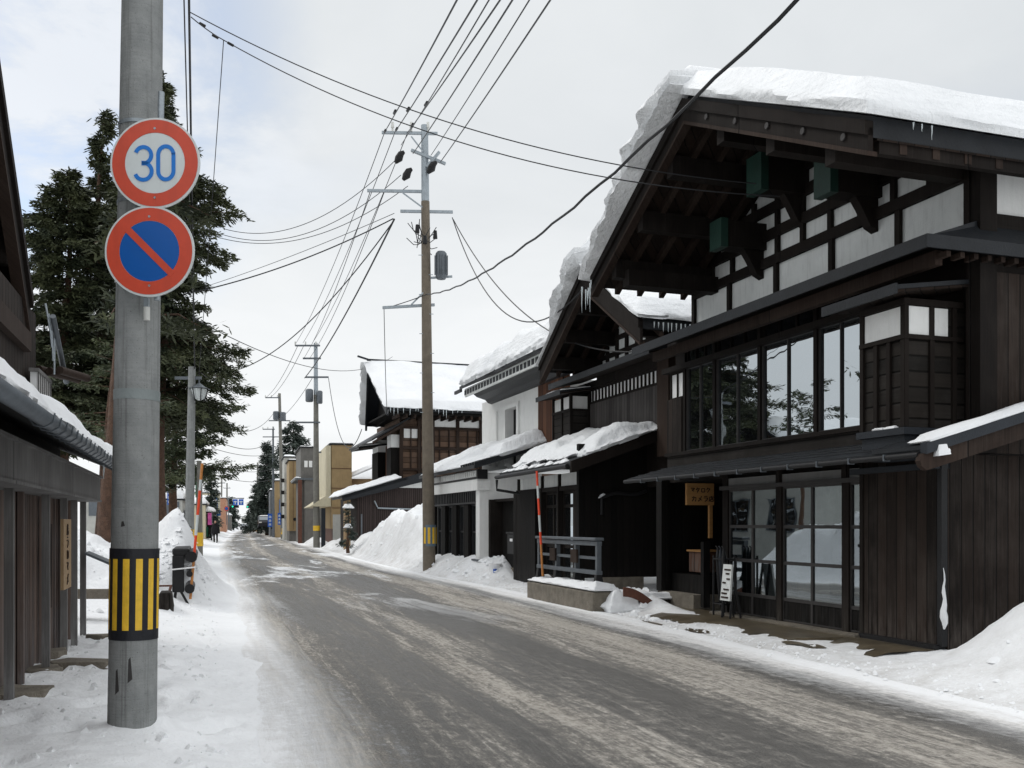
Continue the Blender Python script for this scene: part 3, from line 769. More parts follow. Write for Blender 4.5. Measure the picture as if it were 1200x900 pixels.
# standing seams on roof of pent
# bay (projecting shutter box)
tb = -.5; bn = -1.26; bf = A.S(1012, tb)
zb0 = A.Z(1060, 500, tb); zb1 = A.Z(1060, 352, tb)
bay = wallbox(a_root, 'bay_box', 'plank_lap', A, bn, bf, tb, tU+.1, zb0, zb1)
bb = MB()
zmid = A.Z(1060, 393, tb)
for s in (bn, bn+.24, bn+.46, bf-.0): bb.fb(A, s-.03, s+.03, tb-.035, tb-.001, zb0, zb1 if s in (bn, bf) else zmid)
for t in (tb+.0, tb+.36, tb+.68): bb.fb(A, bn-.035, bn-.001, t-.03, t+.03, zb0, zb1)
bb.fb(A, bn-.04, bf+.03, tb-.045, tb-.002, zmid-.04, zmid+.01).fb(A, bn-.045, bn-.002, tb-.04, tU+.05, zmid-.038, zmid+.012)
bb.fb(A, bn-.04, bf+.03, tb-.045, tb-.002, zb1-.05, zb1+.02).fb(A, bn-.045, bn-.002, tb-.04, tU+.05, zb1-.048, zb1+.022)
bb.build('bay_frame', 'beam', a_root)
MB().fb(A, bn+.04, bf-.04, tb-.012, tb-.001, zmid+.02, zb1-.06).build('bay_panel', 'white', a_root)
for t0_, t1_ in ((tb+.05, tb+.33), (tb+.41, tb+.6)):
    MB().fb(A, bn-.012, bn-.001, t0_, t1_, zmid+.02, zb1-.06).build('bay_panel', 'white', a_root)
wallbox(a_root, 'bay_base', 'slate', A, bn-.02, bf-.0, tb-.02, tU, zb0-.36, zb0-.09)
wallbox(a_root, 'bay_ledge', 'slate', A, bn-.07, bf+.05, tb-.07, tU, zb0-.09, zb0-.01)
pent(a_root, A, bn-.22, bf+.4, tb-.28, tU, zb1+.06, zb1+.2, .05)
for s_ in (bn+.1, bn+.3): snowcap(P(s_, tb-.06, zb0-.01), P(s_+.17, tb-.06, zb0-.01), P(s_+.17, tb+.0, zb0-.01), P(s_, tb+.0, zb0-.01), .03, nu=10, nv=4, amp=.01, over=.01).build('snow_strip', 'snow', a_root, True)
# lower eave roof
tl = -.9; zl = 2.23
q = [P(-2.02, tl, zl), P(5.2, tl, zl), P(5.2, 0, zl+.24), P(-2.02, 0, zl+.24)]
MB().slab(q, (0, 0, .055)).build('lower_roof', 'black_roof', a_root)
MB().slab([v-Vector((0, 0, .004)) for v in q], (0, 0, -.025)).build('soffit', 'plank_black', a_root)
for f_ in (.25, .5, .75):
    MB().bar(P(-2.0, tl*(1-f_), zl+.24*f_+.06), P(5.2, tl*(1-f_), zl+.24*f_+.06), .03, .014).build('roof_lap', 'black_roof', a_root)
MB().tube([P(-2.0, tl-.05, zl-.005), P(5.2, tl-.05, zl+.005)], .032, 8).build('gutter', 'black', a_root)
s = -1.5
while s < 5.1: MB().fb(A, s, s+.015, tl-.088, tl, zl-.042, zl+.03).build('gutter_bracket', 'galv_dull', a_root); s += .6
# near lean-to roof rising inwards, with bargeboard and snow
zv = lambda t: 2.23+.29*(t+.9)
q = [P(-2.02, tl, zv(tl)+.02), P(-1.2, tl, zv(tl)+.02), P(-1.2, 4, zv(4)), P(-2.02, 4, zv(4))]
MB().slab(q, (0, 0, .08)).build('lean_to_roof', 'black_roof', a_root)
ring = [(tl-.0, zv(tl)-.17), (tl-.06, zv(tl)-.13), (tl-.09, zv(tl)-.07), (tl-.06, zv(tl)-.0), (4, zv(4)), (4, zv(4)-.2)]
MB().prism([P(-2.06, t, z) for t, z in ring], [P(-1.99, t, z) for t, z in ring]).build('bargeboard', 'beam_brown', a_root)
ring = [(tl-.03, zv(tl)-.0), (tl-.03, zv(tl)+.12), (4, zv(4)+.12), (4, zv(4)-.0)]
MB().prism([P(-2.1, t, z) for t, z in ring], [P(-2.0, t, z) for t, z in ring]).build('verge_cap', 'slate', a_root)
snowcap(P(-2.09, tl+.02, zv(tl)+.13), P(-2.09, 4, zv(4)+.12), P(-1.8, 4, zv(4)+.12), P(-1.8, tl+.02, zv(tl)+.13), .07, nu=60, nv=6, amp=.025, seed=9, over=.03).build('roof_snow', 'snow', a_root, True)
snowcap(P(-2.12, tl+.1, zv(tl)-.02), P(-2.12, tl+.24, zv(tl)-.0), P(-2.05, tl+.24, zv(tl)-.0), P(-2.05, tl+.1, zv(tl)-.02), .14, nu=8, nv=4, amp=.02, over=.02).build('snow_clump', 'snow', a_root, True)
# main gable roof
gable_roof(a_root, A, -2.09, 4.98, sa, ze+.05, za, -1.6, 7, snow_near=.4, snow_far=.62, barge_h=.14, tmax=.2, seed=1, zen=ze-.06, rosettes=True, farshift=.1, fartap=lambda u, v: .3+.85*min(1, v*1.7)-.08*max(0, v-.75)/.25)
# purlins with green copper ends
for px, py, w_, h_ in ((884, 204, .34, .5), (964, 207, .3, .44), (839, 275, .3, .4)):
    s_, z_ = A.loc(px, py, -.55)
    pl_ = wallbox(a_root, 'purlin', 'beam', A, s_-w_/2, s_+w_/2, -.52, tU, z_-h_/2, z_+h_/2)
    MB().fb(A, s_-w_/2-.02, s_+w_/2+.02, -.56, -.44, z_-h_/2-.02, z_+h_/2+.02).build('copper_cap', 'green', pl_)
    br = MB(); rg = [(-.1, z_-h_/2), (tU, z_-h_/2), (tU, z_-h_/2-.42), (tU-.12, z_-h_/2-.36), (.0, z_-h_/2-.14)]
    br.prism([P(s_-.07, t, z) for t, z in rg], [P(s_+.07, t, z) for t, z in rg]).build('bracket', 'beam', pl_)
for s_, z_ in ((4.2, 5.5),):
    wallbox(a_root, 'purlin', 'beam', A, s_-.12, s_+.12, -1.4, tU, z_-.12, z_+.14)
wallbox(a_root, 'tie_beam', 'beam', A, -1.5, 4.6, -.62, -.42, 6.05, 6.2) if False else None
MB().fb(A, -2.06, -1.98, -1.5, 7, ze-.2, ze-.06).build('eave_fascia', 'beam', a_root)
icicle_row(a_root, P(-2.17, -1.2, ze+.1), P(-2.17, -.9, ze+.1), 3, .05, .2, .008)
icicle_row(a_root, P(5.05, -1.7, ze+.0), P(4.8, -1.75, ze+.1), 3, .12, .5, .014)
# a long icy cornice at the far tip
# ------------------------------------------------ shop sign
sg = empty('shop_sign', P(A.S(822, -.25), -.25, 1.8), A.rot)
tag(sg, 'small orange wooden shop sign hanging at the entrance of the nearest house', 'sign')
# the board faces the camera side (perpendicular to the street)
bs = 4.05
t0_, z1_ = A.locs(805, 566, bs); t1_, z0_ = A.locs(837, 592, bs)
MB().fb(A, bs, bs+.06, t0_, t1_, z0_, z1_).build('board', 'sign_wood', sg, bevel=.006)
MB().fb(A, bs+.0, bs+.05, t1_-.09, t1_-.03, z0_-.55, z0_).build('stem', 'sign_wood', sg)
GL = {  # strokes in a unit square, y up
 'ma': [[(.1, .85), (.9, .85), (.5, .45)], [(.3, .6), (.65, .25)]],
 'ta': [[(.4, .98), (.12, .5)], [(.36, .8), (.85, .8), (.3, .05)], [(.35, .55), (.65, .4)]],
 'ro': [[(.15, .15), (.15, .8), (.85, .8), (.85, .15), (.15, .15)]],
 'ku': [[(.4, .98), (.12, .55)], [(.36, .8), (.85, .8), (.3, .05)]],
 'ka': [[(.1, .7), (.88, .7), (.8, .1), (.65, .15)], [(.45, .95), (.42, .5), (.12, .08)]],
 'me': [[(.8, .95), (.55, .4), (.15, .08)], [(.3, .65), (.8, .25)]],
 'ra': [[(.2, .92), (.8, .92)], [(.1, .65), (.88, .65), (.7, .25), (.3, .05)]],
 'ten': [[(.5, 1), (.5, .85)], [(.12, .82), (.95, .82)], [(.15, .82), (.12, .35), (.02, .05)], [(.55, .75), (.55, .45)], [(.55, .6), (.85, .6)], [(.32, .42), (.32, .06), (.82, .06), (.82, .42), (.32, .42)]]}
def strokes(parent, keys, fn, size, x0, z0, lw, name='lettering', mat='ink', gap=1.12):
    b = MB()
    for i, k in enumerate(keys):
        for st in GL[k]:
            pts = [fn(x0+(i*gap+x)*size, z0+y*size) for x, y in st]
            for p, q in zip(pts, pts[1:]): b.bar(p, q, lw, lw)
    return b.build(name, mat, parent)
wS = t1_-t0_; hS = z1_-z0_
strokes(sg, ['ma', 'ta', 'ro', 'ku'], lambda x, z: P(bs-.004, x, z), wS*.17, t0_+wS*.12, z0_+hS*.56, .014)
strokes(sg, ['ka', 'me', 'ra', 'ten'], lambda x, z: P(bs-.004, x, z), wS*.19, t0_+wS*.16, z0_+hS*.15, .014)
# menu board
mb_ = empty('menu_stand', P(2.75, -.4, .06), A.rot)
tag(mb_, 'narrow white notice board on black legs beside the shop entrance', 'sign stand')
q0 = A.loc(843, 668, -.4)
MB().hexa([P(2.62, -.42, .33), P(2.9, -.42, .33), P(2.9, -.39, .33), P(2.62, -.39, .33), P(2.66, -.36, .88), P(2.9, -.36, .88), P(2.9, -.33, .88), P(2.66, -.33, .88)]).build('board', 'plaster', mb_)
lb = MB()
for s in (2.64, 2.88): lb.bar(P(s, -.4, .05), P(s+.02, -.36, .34), .03, .03)
lb.bar(P(2.66, -.2, .05), P(2.7, -.34, .9), .03, .03).bar(P(2.86, -.2, .05), P(2.9, -.34, .9), .03, .03)
lb.build('legs', 'black', mb_)
mk = MB()
for i, (z, a, b_) in enumerate(((.8, .1, .8), (.74, .2, .6), (.66, .1, .45), (.6, .55, .9), (.5, .1, .7), (.44, .3, .9), (.38, .1, .9))):
    MB().fb(A, 2.65+a*.24, 2.65+b_*.24, -.432+(z-.33)*.11, -.42+(z-.33)*.11, z-.012, z+.012).build('lettering', 'ink', mb_)
um = empty('umbrella_rack', P(3.1, -.15, .06), A.rot); tag(um, 'black umbrella rack with folded umbrellas by the shop doors', 'rack')
rk = MB()
for ds, dt in ((0, 0), (.3, 0), (.3, .2), (0, .2)): rk.bar(P(3.0+ds, -.3+dt, .06), P(3.0+ds, -.3+dt, 1.0), .025, .025)
for z in (.25, .95):
    rk.bar(P(3.0, -.3, z), P(3.3, -.3, z), .02, .02).bar(P(3.0, -.1, z), P(3.3, -.1, z), .02, .02).bar(P(3., -.3, z), P(3., -.1, z), .02, .02).bar(P(3.3, -.3, z), P(3.3, -.1, z), .02, .02)
rk.build('frame', 'black', um)
for s_, m_ in ((3.06, 'black'), (3.15, 'slate'), (3.24, 'black')):
    MB().tube([P(s_, -.2, .12), P(s_, -.21, .3), P(s_+.02, -.24, .95), P(s_+.02, -.25, 1.12), P(s_+.07, -.25, 1.15)], [.006, .03, .045, .012, .01], 8).build('umbrella', m_, um)
bx = empty('wooden_box', P(4.9, .3, .64), A.rot); tag(bx, 'reddish brown wooden box on the counter inside the dark entrance', 'box')
MB().fb(A, 4.55, 5.0, .2, .5, .66, 1.02).build('body', 'plank_brown', bx, bevel=.01)
MB().fb(A, 4.52, 5.03, .17, .53, 1.02, 1.05).build('lid', 'sign_wood', bx)

# ================================================================== BUILDING B
b_root = empty('wooden_house', P(10, 1, 0), A.rot)
tag(b_root, 'second timber house from the right, snow-heaped gable, grey planked upper wall and low shop roof', 'house')
tB = 1.2; s0B = 8.0 - 1.2; s1B = A.S(683, tB)
wallbox(b_root, 'upper_wall', 'beam', A, s0B, 13.3, tB+.1, 8, 2.3, 5.0)
sR = A.S(774, tB); sL = A.S(690, tB)
zt = A.Z(740, 437, tB); zm = A.Z(740, 467, tB)
wallbox(b_root, 'plank_wall', 'plank_grey', A, sR, sL, tB, tB+.1, 3.3, 4.42)
wb_ = MB()
zst = (4.42, 4.8)
wd_ = window(b_root, A, sR, sL, zst[0], zst[1], tB+.01, cols=20, glass='pure_white', fw=.06, name='strip_window')
wallbox(b_root, 'wall_beam', 'beam', A, sR-.4, 13.2, tB-.06, tB+.1, 4.8, 4.95)
wallbox(b_root, 'corner_post', 'beam_brown', A, sR-.5, sR, tB-.08, tB+.1, 2.9, 4.9)
# bay box of B
b0 = A.S(690, tB-.55); b1 = A.S(674, tB-.55)
wallbox(b_root, 'bay_box', 'plank_lap', A, sL-.05, sL+1.1, tB-.5, tB, 3.4, 4.3)
wallbox(b_root, 'bay_panel', 'white', A, sL-.03, sL+1.08, tB-.48, tB-.02, 4.3, 4.62)
bb = MB()
for s in (sL-.05, sL+.5, sL+1.1): bb.fb(A, s-.035, s+.035, tB-.53, tB-.46, 3.4, 4.66)
bb.fb(A, sL-.09, sL+1.14, tB-.54, tB-.45, 4.25, 4.31); bb.fb(A, sL-.08, sL-.03, tB-.5, tB, 4.25, 4.31).fb(A, sL-.085, sL-.03, tB-.05, tB+.0, 3.4, 4.66)
bb.build('bay_frame', 'beam', b_root)
pent(b_root, A, sL-.3, sL+1.4, tB-.85, tB, 4.66, 4.8, .05)
snowcap(P(sL-.3, tB-.85, 4.71), P(sL+1.4, tB-.85, 4.71), P(sL+1.4, tB-.1, 4.82), P(sL-.3, tB-.1, 4.82), .05, nu=16, nv=8, amp=.02, over=.02).build('snow_strip', 'snow', b_root, True)
wallbox(b_root, 'brown_wall', 'plank_brown', A, A.S(655, tB)-.3, A.S(631, tB)-.02, tB-.02, tB+.2, 3.2, 5.6)
# pent eave
pent(b_root, A, 6.8, 12.3, .35, tB, 4.86, 5.05, .07)
# gable of B
T0 = -.1; sBn, sBf, sBa, zBe, zBa = 6.2, 11.6, 8.95, 5.15, 6.78
slB = (zBa-zBe)/(sBf-sBa)
tri = [(6.9, 4.95), (11.2, 4.95), (11.2, 5.3), (sBa, zBa-.06), (6.9, 5.42)]
MB().prism([P(s, tB, z) for s, z in tri], [P(s, tB+.1, z) for s, z in tri]).build('plaster', 'plaster', b_root)
fb2 = MB()
for z0, z1 in ((4.95, 5.12), (5.36, 5.46), (5.7, 5.8), (6.04, 6.14)):
    h = min(11.1, sBa+(zBa-z1)/slB); k = max(7.0, sBa-(zBa-z1)/slB)
    fb2.fb(A, k, h, tB-.06, tB-.001, z0, z1)
s = 7.0
while s < 11.2:
    z1 = zBa-slB*abs(s-sBa)-.1
    if z1 > 5.1: fb2.fb(A, s-.06, s+.06, tB-.05, tB-.002, 4.95, z1)
    s += .52
fb2.build('timber_frame', 'beam', b_root)
gable_roof(b_root, A, sBn, sBf, sBa, zBe, zBa, T0, 8, snow_near=.3, snow_far=.5, seed=11, tmax=1.1, fartap=lambda u, v: .05+1.7*max(0, min(1, (v-.35)*1.6)), farshift=.05, soff='plank_black', barge_h=.26)
icicle_row(b_root, P(sBn-.1, T0+.1, zBe+.1), P(sBn-.1, 2.2, zBe+.1), 22, .1, .38, .014)
icicle_row(b_root, P(sBa-.3, T0-.25, zBa-.3), P(sBa-.8, T0-.25, zBa-.55), 3, .2, .6, .02)
# lower storey
zg = 2.62
wallbox(b_root, 'lower_wall', 'plank_black', A, 11.55, 13.0, -.3, .0, .1, 2.3)
wallbox(b_root, 'lower_side_wall', 'plank_black', A, 8.84, 8.96, -.3, 2.2, .35, 3.2)
wallbox(b_root, 'lower_side_infill', 'plank_black', A, 6.0, 8.84, 1.9, 2.1, .0, 3.3)
wallbox(b_root, 'foundation', 'stone', A, 8.8, 9.0, .2, 1.2, 0, .36)
wallbox(b_root, 'foundation', 'stone', A, 6.2, 9, 1.7, 1.95, 0, .3)
wallbox(b_root, 'plaster_panel', 'plaster', A, 9.0, 12.95, -.22, -.16, 2.32, zg)
pp = MB()
for s in (9.0, 10.1, 11.2, 12.9): pp.fb(A, s-.05, s+.05, -.3, -.12, 0, 2.34).fb(A, s-.04, s+.04, -.27, -.2, 2.3, zg)
pp.fb(A, 8.95, 13, -.28, -.1, 2.24, 2.34)
pp.build('post', 'beam', b_root)
window(b_root, A, 9.4, 10.05, .25, 2.24, -.18, cols=1, rowz=[1.0, 1.9], glass='glass', fw=.07)
window(b_root, A, 10.15, 11.15, .25, 2.24, -.18, cols=2, rowz=[1.0, 1.9], glass='glass', fw=.07)
window(b_root, A, 11.25, 11.55, .25, 2.24, -.18, cols=1, rowz=[1.0, 1.9], glass='glass', fw=.05)
wallbox(b_root, 'plank_panel', 'plank_dark', A, 9.05, 9.4, -.2, -.1, .1, 2.24)
# lower roof with thick snow
te2 = -.75; ty = tB
zR = lambda t: zg+.06+(t-te2)*.36
q = [P(8.15, te2, zR(te2)), P(12.9, te2, zR(te2)), P(12.9, ty, zR(ty)), P(8.15, ty, zR(ty))]
MB().slab(q, (0, 0, .09)).build('lower_roof', 'black_roof', b_root)
MB().slab([v-Vector((0, 0, .004)) for v in q], (0, 0, -.03)).build('soffit', 'plank_black', b_root)
ring = [(te2-.03, zR(te2)-.14), (te2-.03, zR(te2)+.1), (ty, zR(ty)+.1), (ty, zR(ty)-.14)]
MB().prism([P(8.08, t, z) for t, z in ring], [P(8.14, t, z) for t, z in ring]).build('bargeboard', 'beam', b_root)
MB().tube([P(8.2, te2-.07, zR(te2)+.0), P(12.95, te2-.07, zR(te2)-.02)], .05, 8).build('gutter', 'black', b_root)
MB().tube([P(12.9, te2-.07, 2.6), P(12.9, te2-.07, 2.35), P(12.6, -.1, 2.22), P(12.6, -.1, 2.15)], .035, 8).build('downpipe', 'black', b_root)
snowcap(P(8.2, te2+.55, zR(te2+.55)+.09), P(13.05, te2+.55, zR(te2+.55)+.09), P(13.05, ty, zR(ty)+.09), P(8.2, ty, zR(ty)+.09), .3, nu=80, nv=24, amp=.12, seed=21, over=.18, rnd=.22, lump=1.6, edge=.05).build('roof_snow', 'roof_snow', b_root, True)
for i in range(9):
    s_ = 8.4+i*.5+random.random()*.2
    snowcap(P(s_, te2+.0, zR(te2)+.09), P(s_+.25, te2+.0, zR(te2)+.09), P(s_+.25, te2+.1+random.random()*.3, zR(te2+.2)+.09), P(s_, te2+.1, zR(te2+.1)+.09), .05, nu=8, nv=5, amp=.02, over=.02, seed=i).build('snow_clump', 'snow', b_root, True)

# black pipe at B's wall
pipe = MB(); pts = []
for k in range(13):
    f = k/12; pts.append(P(8.78, .2+f*1.05, 2.05+.18*f+.05*math.sin(f*6)))
pipe.tube([P(8.78, .2, 1.7)]+pts, .035, 8)
tag(pipe.build('heater_pipe', 'black', b_root))
snowcap(P(8.75, .14, 2.05), P(8.81, .14, 2.05), P(8.81, .26, 2.12), P(8.75, .26, 2.12), .05, nu=5, nv=5, amp=.01, over=.01).build('snow_clump', 'snow', b_root, True)

# ================================================================== KURA (white storehouse)
k_root = empty('storehouse', P(17, 1, 0), A.rot)
tag(k_root, 'white plastered storehouse with black flared eaves and thick roof snow behind the brown pole', 'storehouse')
tK = 1.2; k0 = A.S(631, tK); k1 = A.S(565, tK)
w1 = A.S(594, tK); w0 = A.S(607, tK)
wallbox(k_root, 'upper_wall', 'white', A, k0, w0, tK, tK+.35, 3.2, 5.5)
wallbox(k_root, 'upper_wall', 'white', A, w1, k1, tK, tK+.35, 3.2, 5.5)
wallbox(k_root, 'upper_wall', 'white', A, w0, w1, tK, tK+.35, 5.0, 5.5)
wallbox(k_root, 'upper_wall', 'white', A, w0, w1, tK+.3, 8, 3.2, 3.3)
wallbox(k_root, 'core', 'white', A, k0, k1, tK+.35, 8, 3.2, 5.6)
wr_ = MB(); wr_.fb(A, w1, w1+.18, tK-.06, tK-.001, 3.3, 5.12).fb(A, w0-.18, w0, tK-.06, tK-.001, 3.3, 5.12).fb(A, w0-.0, w1+.0, tK-.06, tK-.001, 5.0, 5.12)
wr_.fb(A, w1+.9, w1+1.0, tK-.05, tK-.001, 3.3, 5.05)
wr_.build('window_surround', 'white', k_root)
for i in range(5):
    pass
kb = MB()
for i in range(6): s_ = w0+(w1-w0)*(i+.5)/6; kb.fb(A, s_-.035, s_+.035, tK+.2, tK+.26, 3.3, 5.0)
kb.build('window_bars', 'black', k_root)
wallbox(k_root, 'window_recess', 'black', A, w0, w1, tK+.27, tK+.3, 3.3, 5.0)
# flared cornice
TK = .3; zKe = 5.66; kE = 19.75; kN = 12.0
ring = [(tK, 5.35), (tK-.12, 5.38), (tK-.22, 5.48), (tK-.5, 5.56), (tK-.62, 5.66), (TK+.06, zKe-.03), (TK+.06, zKe+.1), (tK, zKe+.1)]
MB().prism([P(k0-2.4, t, z) for t, z in ring], [P(kE, t, z) for t, z in ring]).build('cornice', 'cornice', k_root)
MB().fb(A, kN, kE, TK-.0, TK+.058, zKe-.12, zKe+.14).build('cornice_band', 'plaster', k_root)
dn = MB(); s = kN+.05
while s < kE-.1: dn.fb(A, s, s+.2, TK-.012, TK-.001, zKe-.06, zKe+.09); s += .3
dn.build('cornice_holes', 'cornice', k_root)
zk = lambda t: zKe+.19+(t-TK)*.45
q = [P(kN, TK-.12, zk(TK-.12)), P(kE+.2, TK-.12, zk(TK-.12)), P(kE+.2, 5, zk(5)), P(kN, 5, zk(5))]
MB().slab(q, (0, 0, .1)).build('roof', 'black_roof', k_root)
snowcap(P(kN, TK-.05, zk(TK)+.06), P(kE, TK-.05, zk(TK)+.06), P(kE, 5, zk(5)+.1), P(kN, 5, zk(5)+.1), .62, nu=80, nv=44, amp=.13, seed=31, over=.16, rnd=.3, lump=1.6, edge=.06, side=8).build('roof_snow', 'roof_snow', k_root, True)
wallbox(k_root, 'eave_end', 'black', A, kE+.15, kE+.9, TK-.1, TK-.04, zk(TK)-.12, zk(TK)-.02)
# lower shop of the kura
tk = -.6; c0 = 15.12; c1 = 20.9
wallbox(k_root, 'shop_wall', 'white', A, c0, c0+.35, tk, tK, .5, 2.9)
wallbox(k_root, 'shop_beam', 'white', A, c0-.05, c1, tk-.08, tk+.3, 2.42, 2.72)
wallbox(k_root, 'shop_foundation', 'stone', A, c0-.06, c0+.42, tk-.05, tK, 0, .5)
wallbox(k_root, 'shop_ledge', 'galv_dull', A, c0-.1, c0+.46, tk-.1, tK, .5, .54)
wallbox(k_root, 'shop_back', 'black', A, c0+.35, c1, tk+.35, tk+.45, 0, 2.45)
wallbox(k_root, 'shop_side', 'white', A, c1-.2, c1, tk, tK, 0, 2.9)
vb = MB(); s = c0+.4
while s < c1-.2: vb.fb(A, s, s+.07, tk+.0, tk+.06, 2.1, 2.42); s += .19
vb.fb(A, c0+.36, c1-.2, tk-.01, tk+.08, 2.06, 2.11)
vb.build('lattice', 'black', k_root)
for i in range(4):
    s_ = c0+.42+i*1.28
    window(k_root, A, s_, s_+.72, .5, 2.05, tk+.12, cols=2, rows=2, glass='glass', fw=.05, frame='black')
    wallbox(k_root, 'door_panel', 'plank_black', A, s_+.76, s_+1.2, tk+.02, tk+.1, .3, 2.05)
dn = MB(); s = c0
while s < c1: dn.fb(A, s, s+.09, tk-.12, tk-.05, 2.78, 2.95); s += .2
dn.build('dentils', 'white', k_root)
zk2 = lambda t: 2.98+(t-(tk-.25))*.31
q = [P(c0-.35, tk-.25, zk2(tk-.25)), P(c1+.3, tk-.25, zk2(tk-.25)), P(c1+.3, tK, zk2(tK)), P(c0-.35, tK, zk2(tK))]
MB().slab(q, (0, 0, .1)).build('shop_roof', 'black_roof', k_root)
wallbox(k_root, 'eave_band', 'black', A, c0-.1, c1, tk-.09, tk+.2, 2.72, 2.98)
sb_ = MB(); s = c0-.3
while s < c0+1.2: sb_.bar(P(s, tk-.24, zk2(tk-.24)+.13), P(s, tK-.6, zk2(tK-.6)+.13), .07, .06); s += .22
sb_.build('roof_tiles', 'black_roof', k_root)
snowcap(P(c0+1.0, tk-.2, zk2(tk-.2)+.1), P(c1+.2, tk-.2, zk2(tk-.2)+.1), P(c1+.2, tK, zk2(tK)+.1), P(c0+.2, tK, zk2(tK)+.1), .3, nu=60, nv=22, amp=.12, seed=41, over=.1, rnd=.3, thf=lambda u, v: .35+.95*min(1, v*2)).build('roof_snow', 'roof_snow', k_root, True)
snowcap(P(c0-.3, tk+.5, zk2(tk+.5)+.1), P(c0+1.3, tk+.5, zk2(tk+.5)+.1), P(c0+1.3, tK, zk2(tK)+.1), P(c0-.3, tK, zk2(tK)+.1), .35, nu=24, nv=16, amp=.1, seed=43, over=.12).build('roof_snow', 'roof_snow', k_root, True)
# dark gate between the storehouse and B
g_root = empty('black_gate', P(14, .1, 0), A.rot); tag(g_root, 'tall black board gate between the white storehouse and the low shop', 'gate')
wallbox(g_root, 'gate_panel', 'plank_black', A, 13.3, 15.0, .0, .12, .35, 2.1)
wallbox(g_root, 'gate_post', 'beam', A, 14.95, 15.1, -.35, .12, .3, 2.16)
wallbox(g_root, 'gate_cap', 'beam', A, 13.2, 15.15, -.2, .2, 2.1, 2.17)
wallbox(g_root, 'gate_side', 'plank_black', A, 13.0, 13.15, -.3, .7, .0, 2.3)
wallbox(g_root, 'gate_base', 'stone', A, 13.3, 15.0, -.05, .2, 0, .35)
mbx = empty('mailbox', P(13.5, -.15, .75), A.rot); tag(mbx, 'black wall mailbox with small nameplate on the black gate', 'mailbox')
MB().fb(A, 13.35, 13.95, -.2, -.01, .72, 1.25).build('body', 'black', mbx, bevel=.02)
MB().fb(A, 13.33, 13.97, -.23, -.0, 1.25, 1.29).build('lid', 'black', mbx)
MB().fb(A, 13.5, 13.7, -.212, -.201, 1.05, 1.12).build('nameplate', 'pure_white', mbx)
pl_ = empty('bucket', P(14.4, -.35, 0), A.rot); tag(pl_, 'white pail with blue mark standing in snow by the black gate', 'bucket')
bp = P(14.2, -.45, .08)
MB().tube([bp, bp+Vector((0, 0, .36)), bp+Vector((0, 0, .38))], [.13, .165, .175], 16).build('body', 'pure_white', pl_)
MB().tube([bp+Vector((.0, -.15, .14)), bp+Vector((.0, -.158, .24))], [.05, .05], 10).build('mark', 'banner_blue', pl_)

# ================================================================== barrier fence, kerb, snow poles
def barrier(root, fr, s0, s1, t, z0, zt, label):
    n_ = max(2, int((s1-s0)/.95)+1)
    r_ = MB()
    r_.fb(fr, s0-.05, s1+.05, t-.09, t+.09, zt-.05, zt+.0).build('top_rail', 'galv_dull', root, bevel=.012)
    MB().fb(fr, s0-.05, s1+.05, t-.05, t+.05, zt-.14, zt-.06).build('rail', 'galv_dull', root, bevel=.01)
    MB().fb(fr, s0-.05, s1+.05, t-.03, t+.03, z0+.46, z0+.51).build('rail', 'galv_dull', root)
    MB().fb(fr, s0-.05, s1+.05, t-.06, t+.06, z0+.2, z0+.27).build('rail', 'galv_dull', root, bevel=.01)
    for i in range(n_):
        s = s0+(s1-s0)*i/(n_-1)
        MB().fb(fr, s-.04, s+.04, t-.04, t+.04, z0+.27, zt-.14).build('upright', 'galv_dull', root)
        MB().hexa([fr.p(s-.07, t-.09, z0-.05), fr.p(s+.07, t-.09, z0-.05), fr.p(s+.07, t+.09, z0-.05), fr.p(s-.07, t+.09, z0-.05), fr.p(s-.045, t-.05, z0+.2), fr.p(s+.045, t-.05, z0+.2), fr.p(s+.045, t+.05, z0+.2), fr.p(s-.045, t+.05, z0+.2)]).build('foot', 'black', root)
    for k in (.33, .7):
        s = s0+(s1-s0)*k; MB().fb(fr, s-.14, s+.14, t-.075, t-.035, z0+.38, z0+.62).build('wooden_plate', 'beam_brown', root)
f_root = empty('barrier', P(6.6, -1.45, .42), A.rot); tag(f_root, 'low grey metal pedestrian barrier standing on the stone kerb at the right', 'barrier', 'street barriers')
barrier(f_root, A, 5.2, 8.1, -1.45, .42, 1.26, '')
kr = empty('stone_kerb', P(6.5, -1.45, 0), A.rot); tag(kr, 'grey stone planter kerb with snow on top beneath the right barrier', 'kerb')
MB().fb(A, 4.95, 8.3, -1.66, -1.2, -.05, .34).build('stone_block', 'stone', kr, bevel=.03)
snowcap(P(4.95, -1.62, .36), P(8.25, -1.62, .36), P(8.25, -1.2, .36), P(4.95, -1.2, .36), .09, nu=50, nv=10, amp=.09, seed=51, over=.04).build('snow_cover', 'snow', kr, True)
snowcap(P(4.75, -1.4, .0), P(5.25, -1.45, .0), P(5.2, -1.0, .05), P(4.7, -.9, .0), .3, nu=26, nv=22, amp=.16, seed=53, over=.08, rnd=.3).build('snow_heap', 'snow', kr, True)
bd = empty('snowy_log', P(4.9, -.7, 0), A.rot); tag(bd, 'rusty curved sheet and snow-covered log beside the forecourt', 'debris')
pts = [P(4.6+.0*k, -1.25+.09*k, .28*math.cos(k*.24)) for k in range(7)]
rb_ = MB()
for a_, b_ in zip(pts, pts[1:]):
    rb_.hexa([a_, b_, b_+Vector((0, 0, .16)), a_+Vector((0, 0, .16)), a_+P(.03, 0, 0)-P(0, 0, 0), b_+P(.03, 0, 0)-P(0, 0, 0), b_+P(.03, 0, .16)-P(0, 0, 0), a_+P(.03, 0, .16)-P(0, 0, 0)])
rb_.build('rusty_sheet', 'rust', bd)
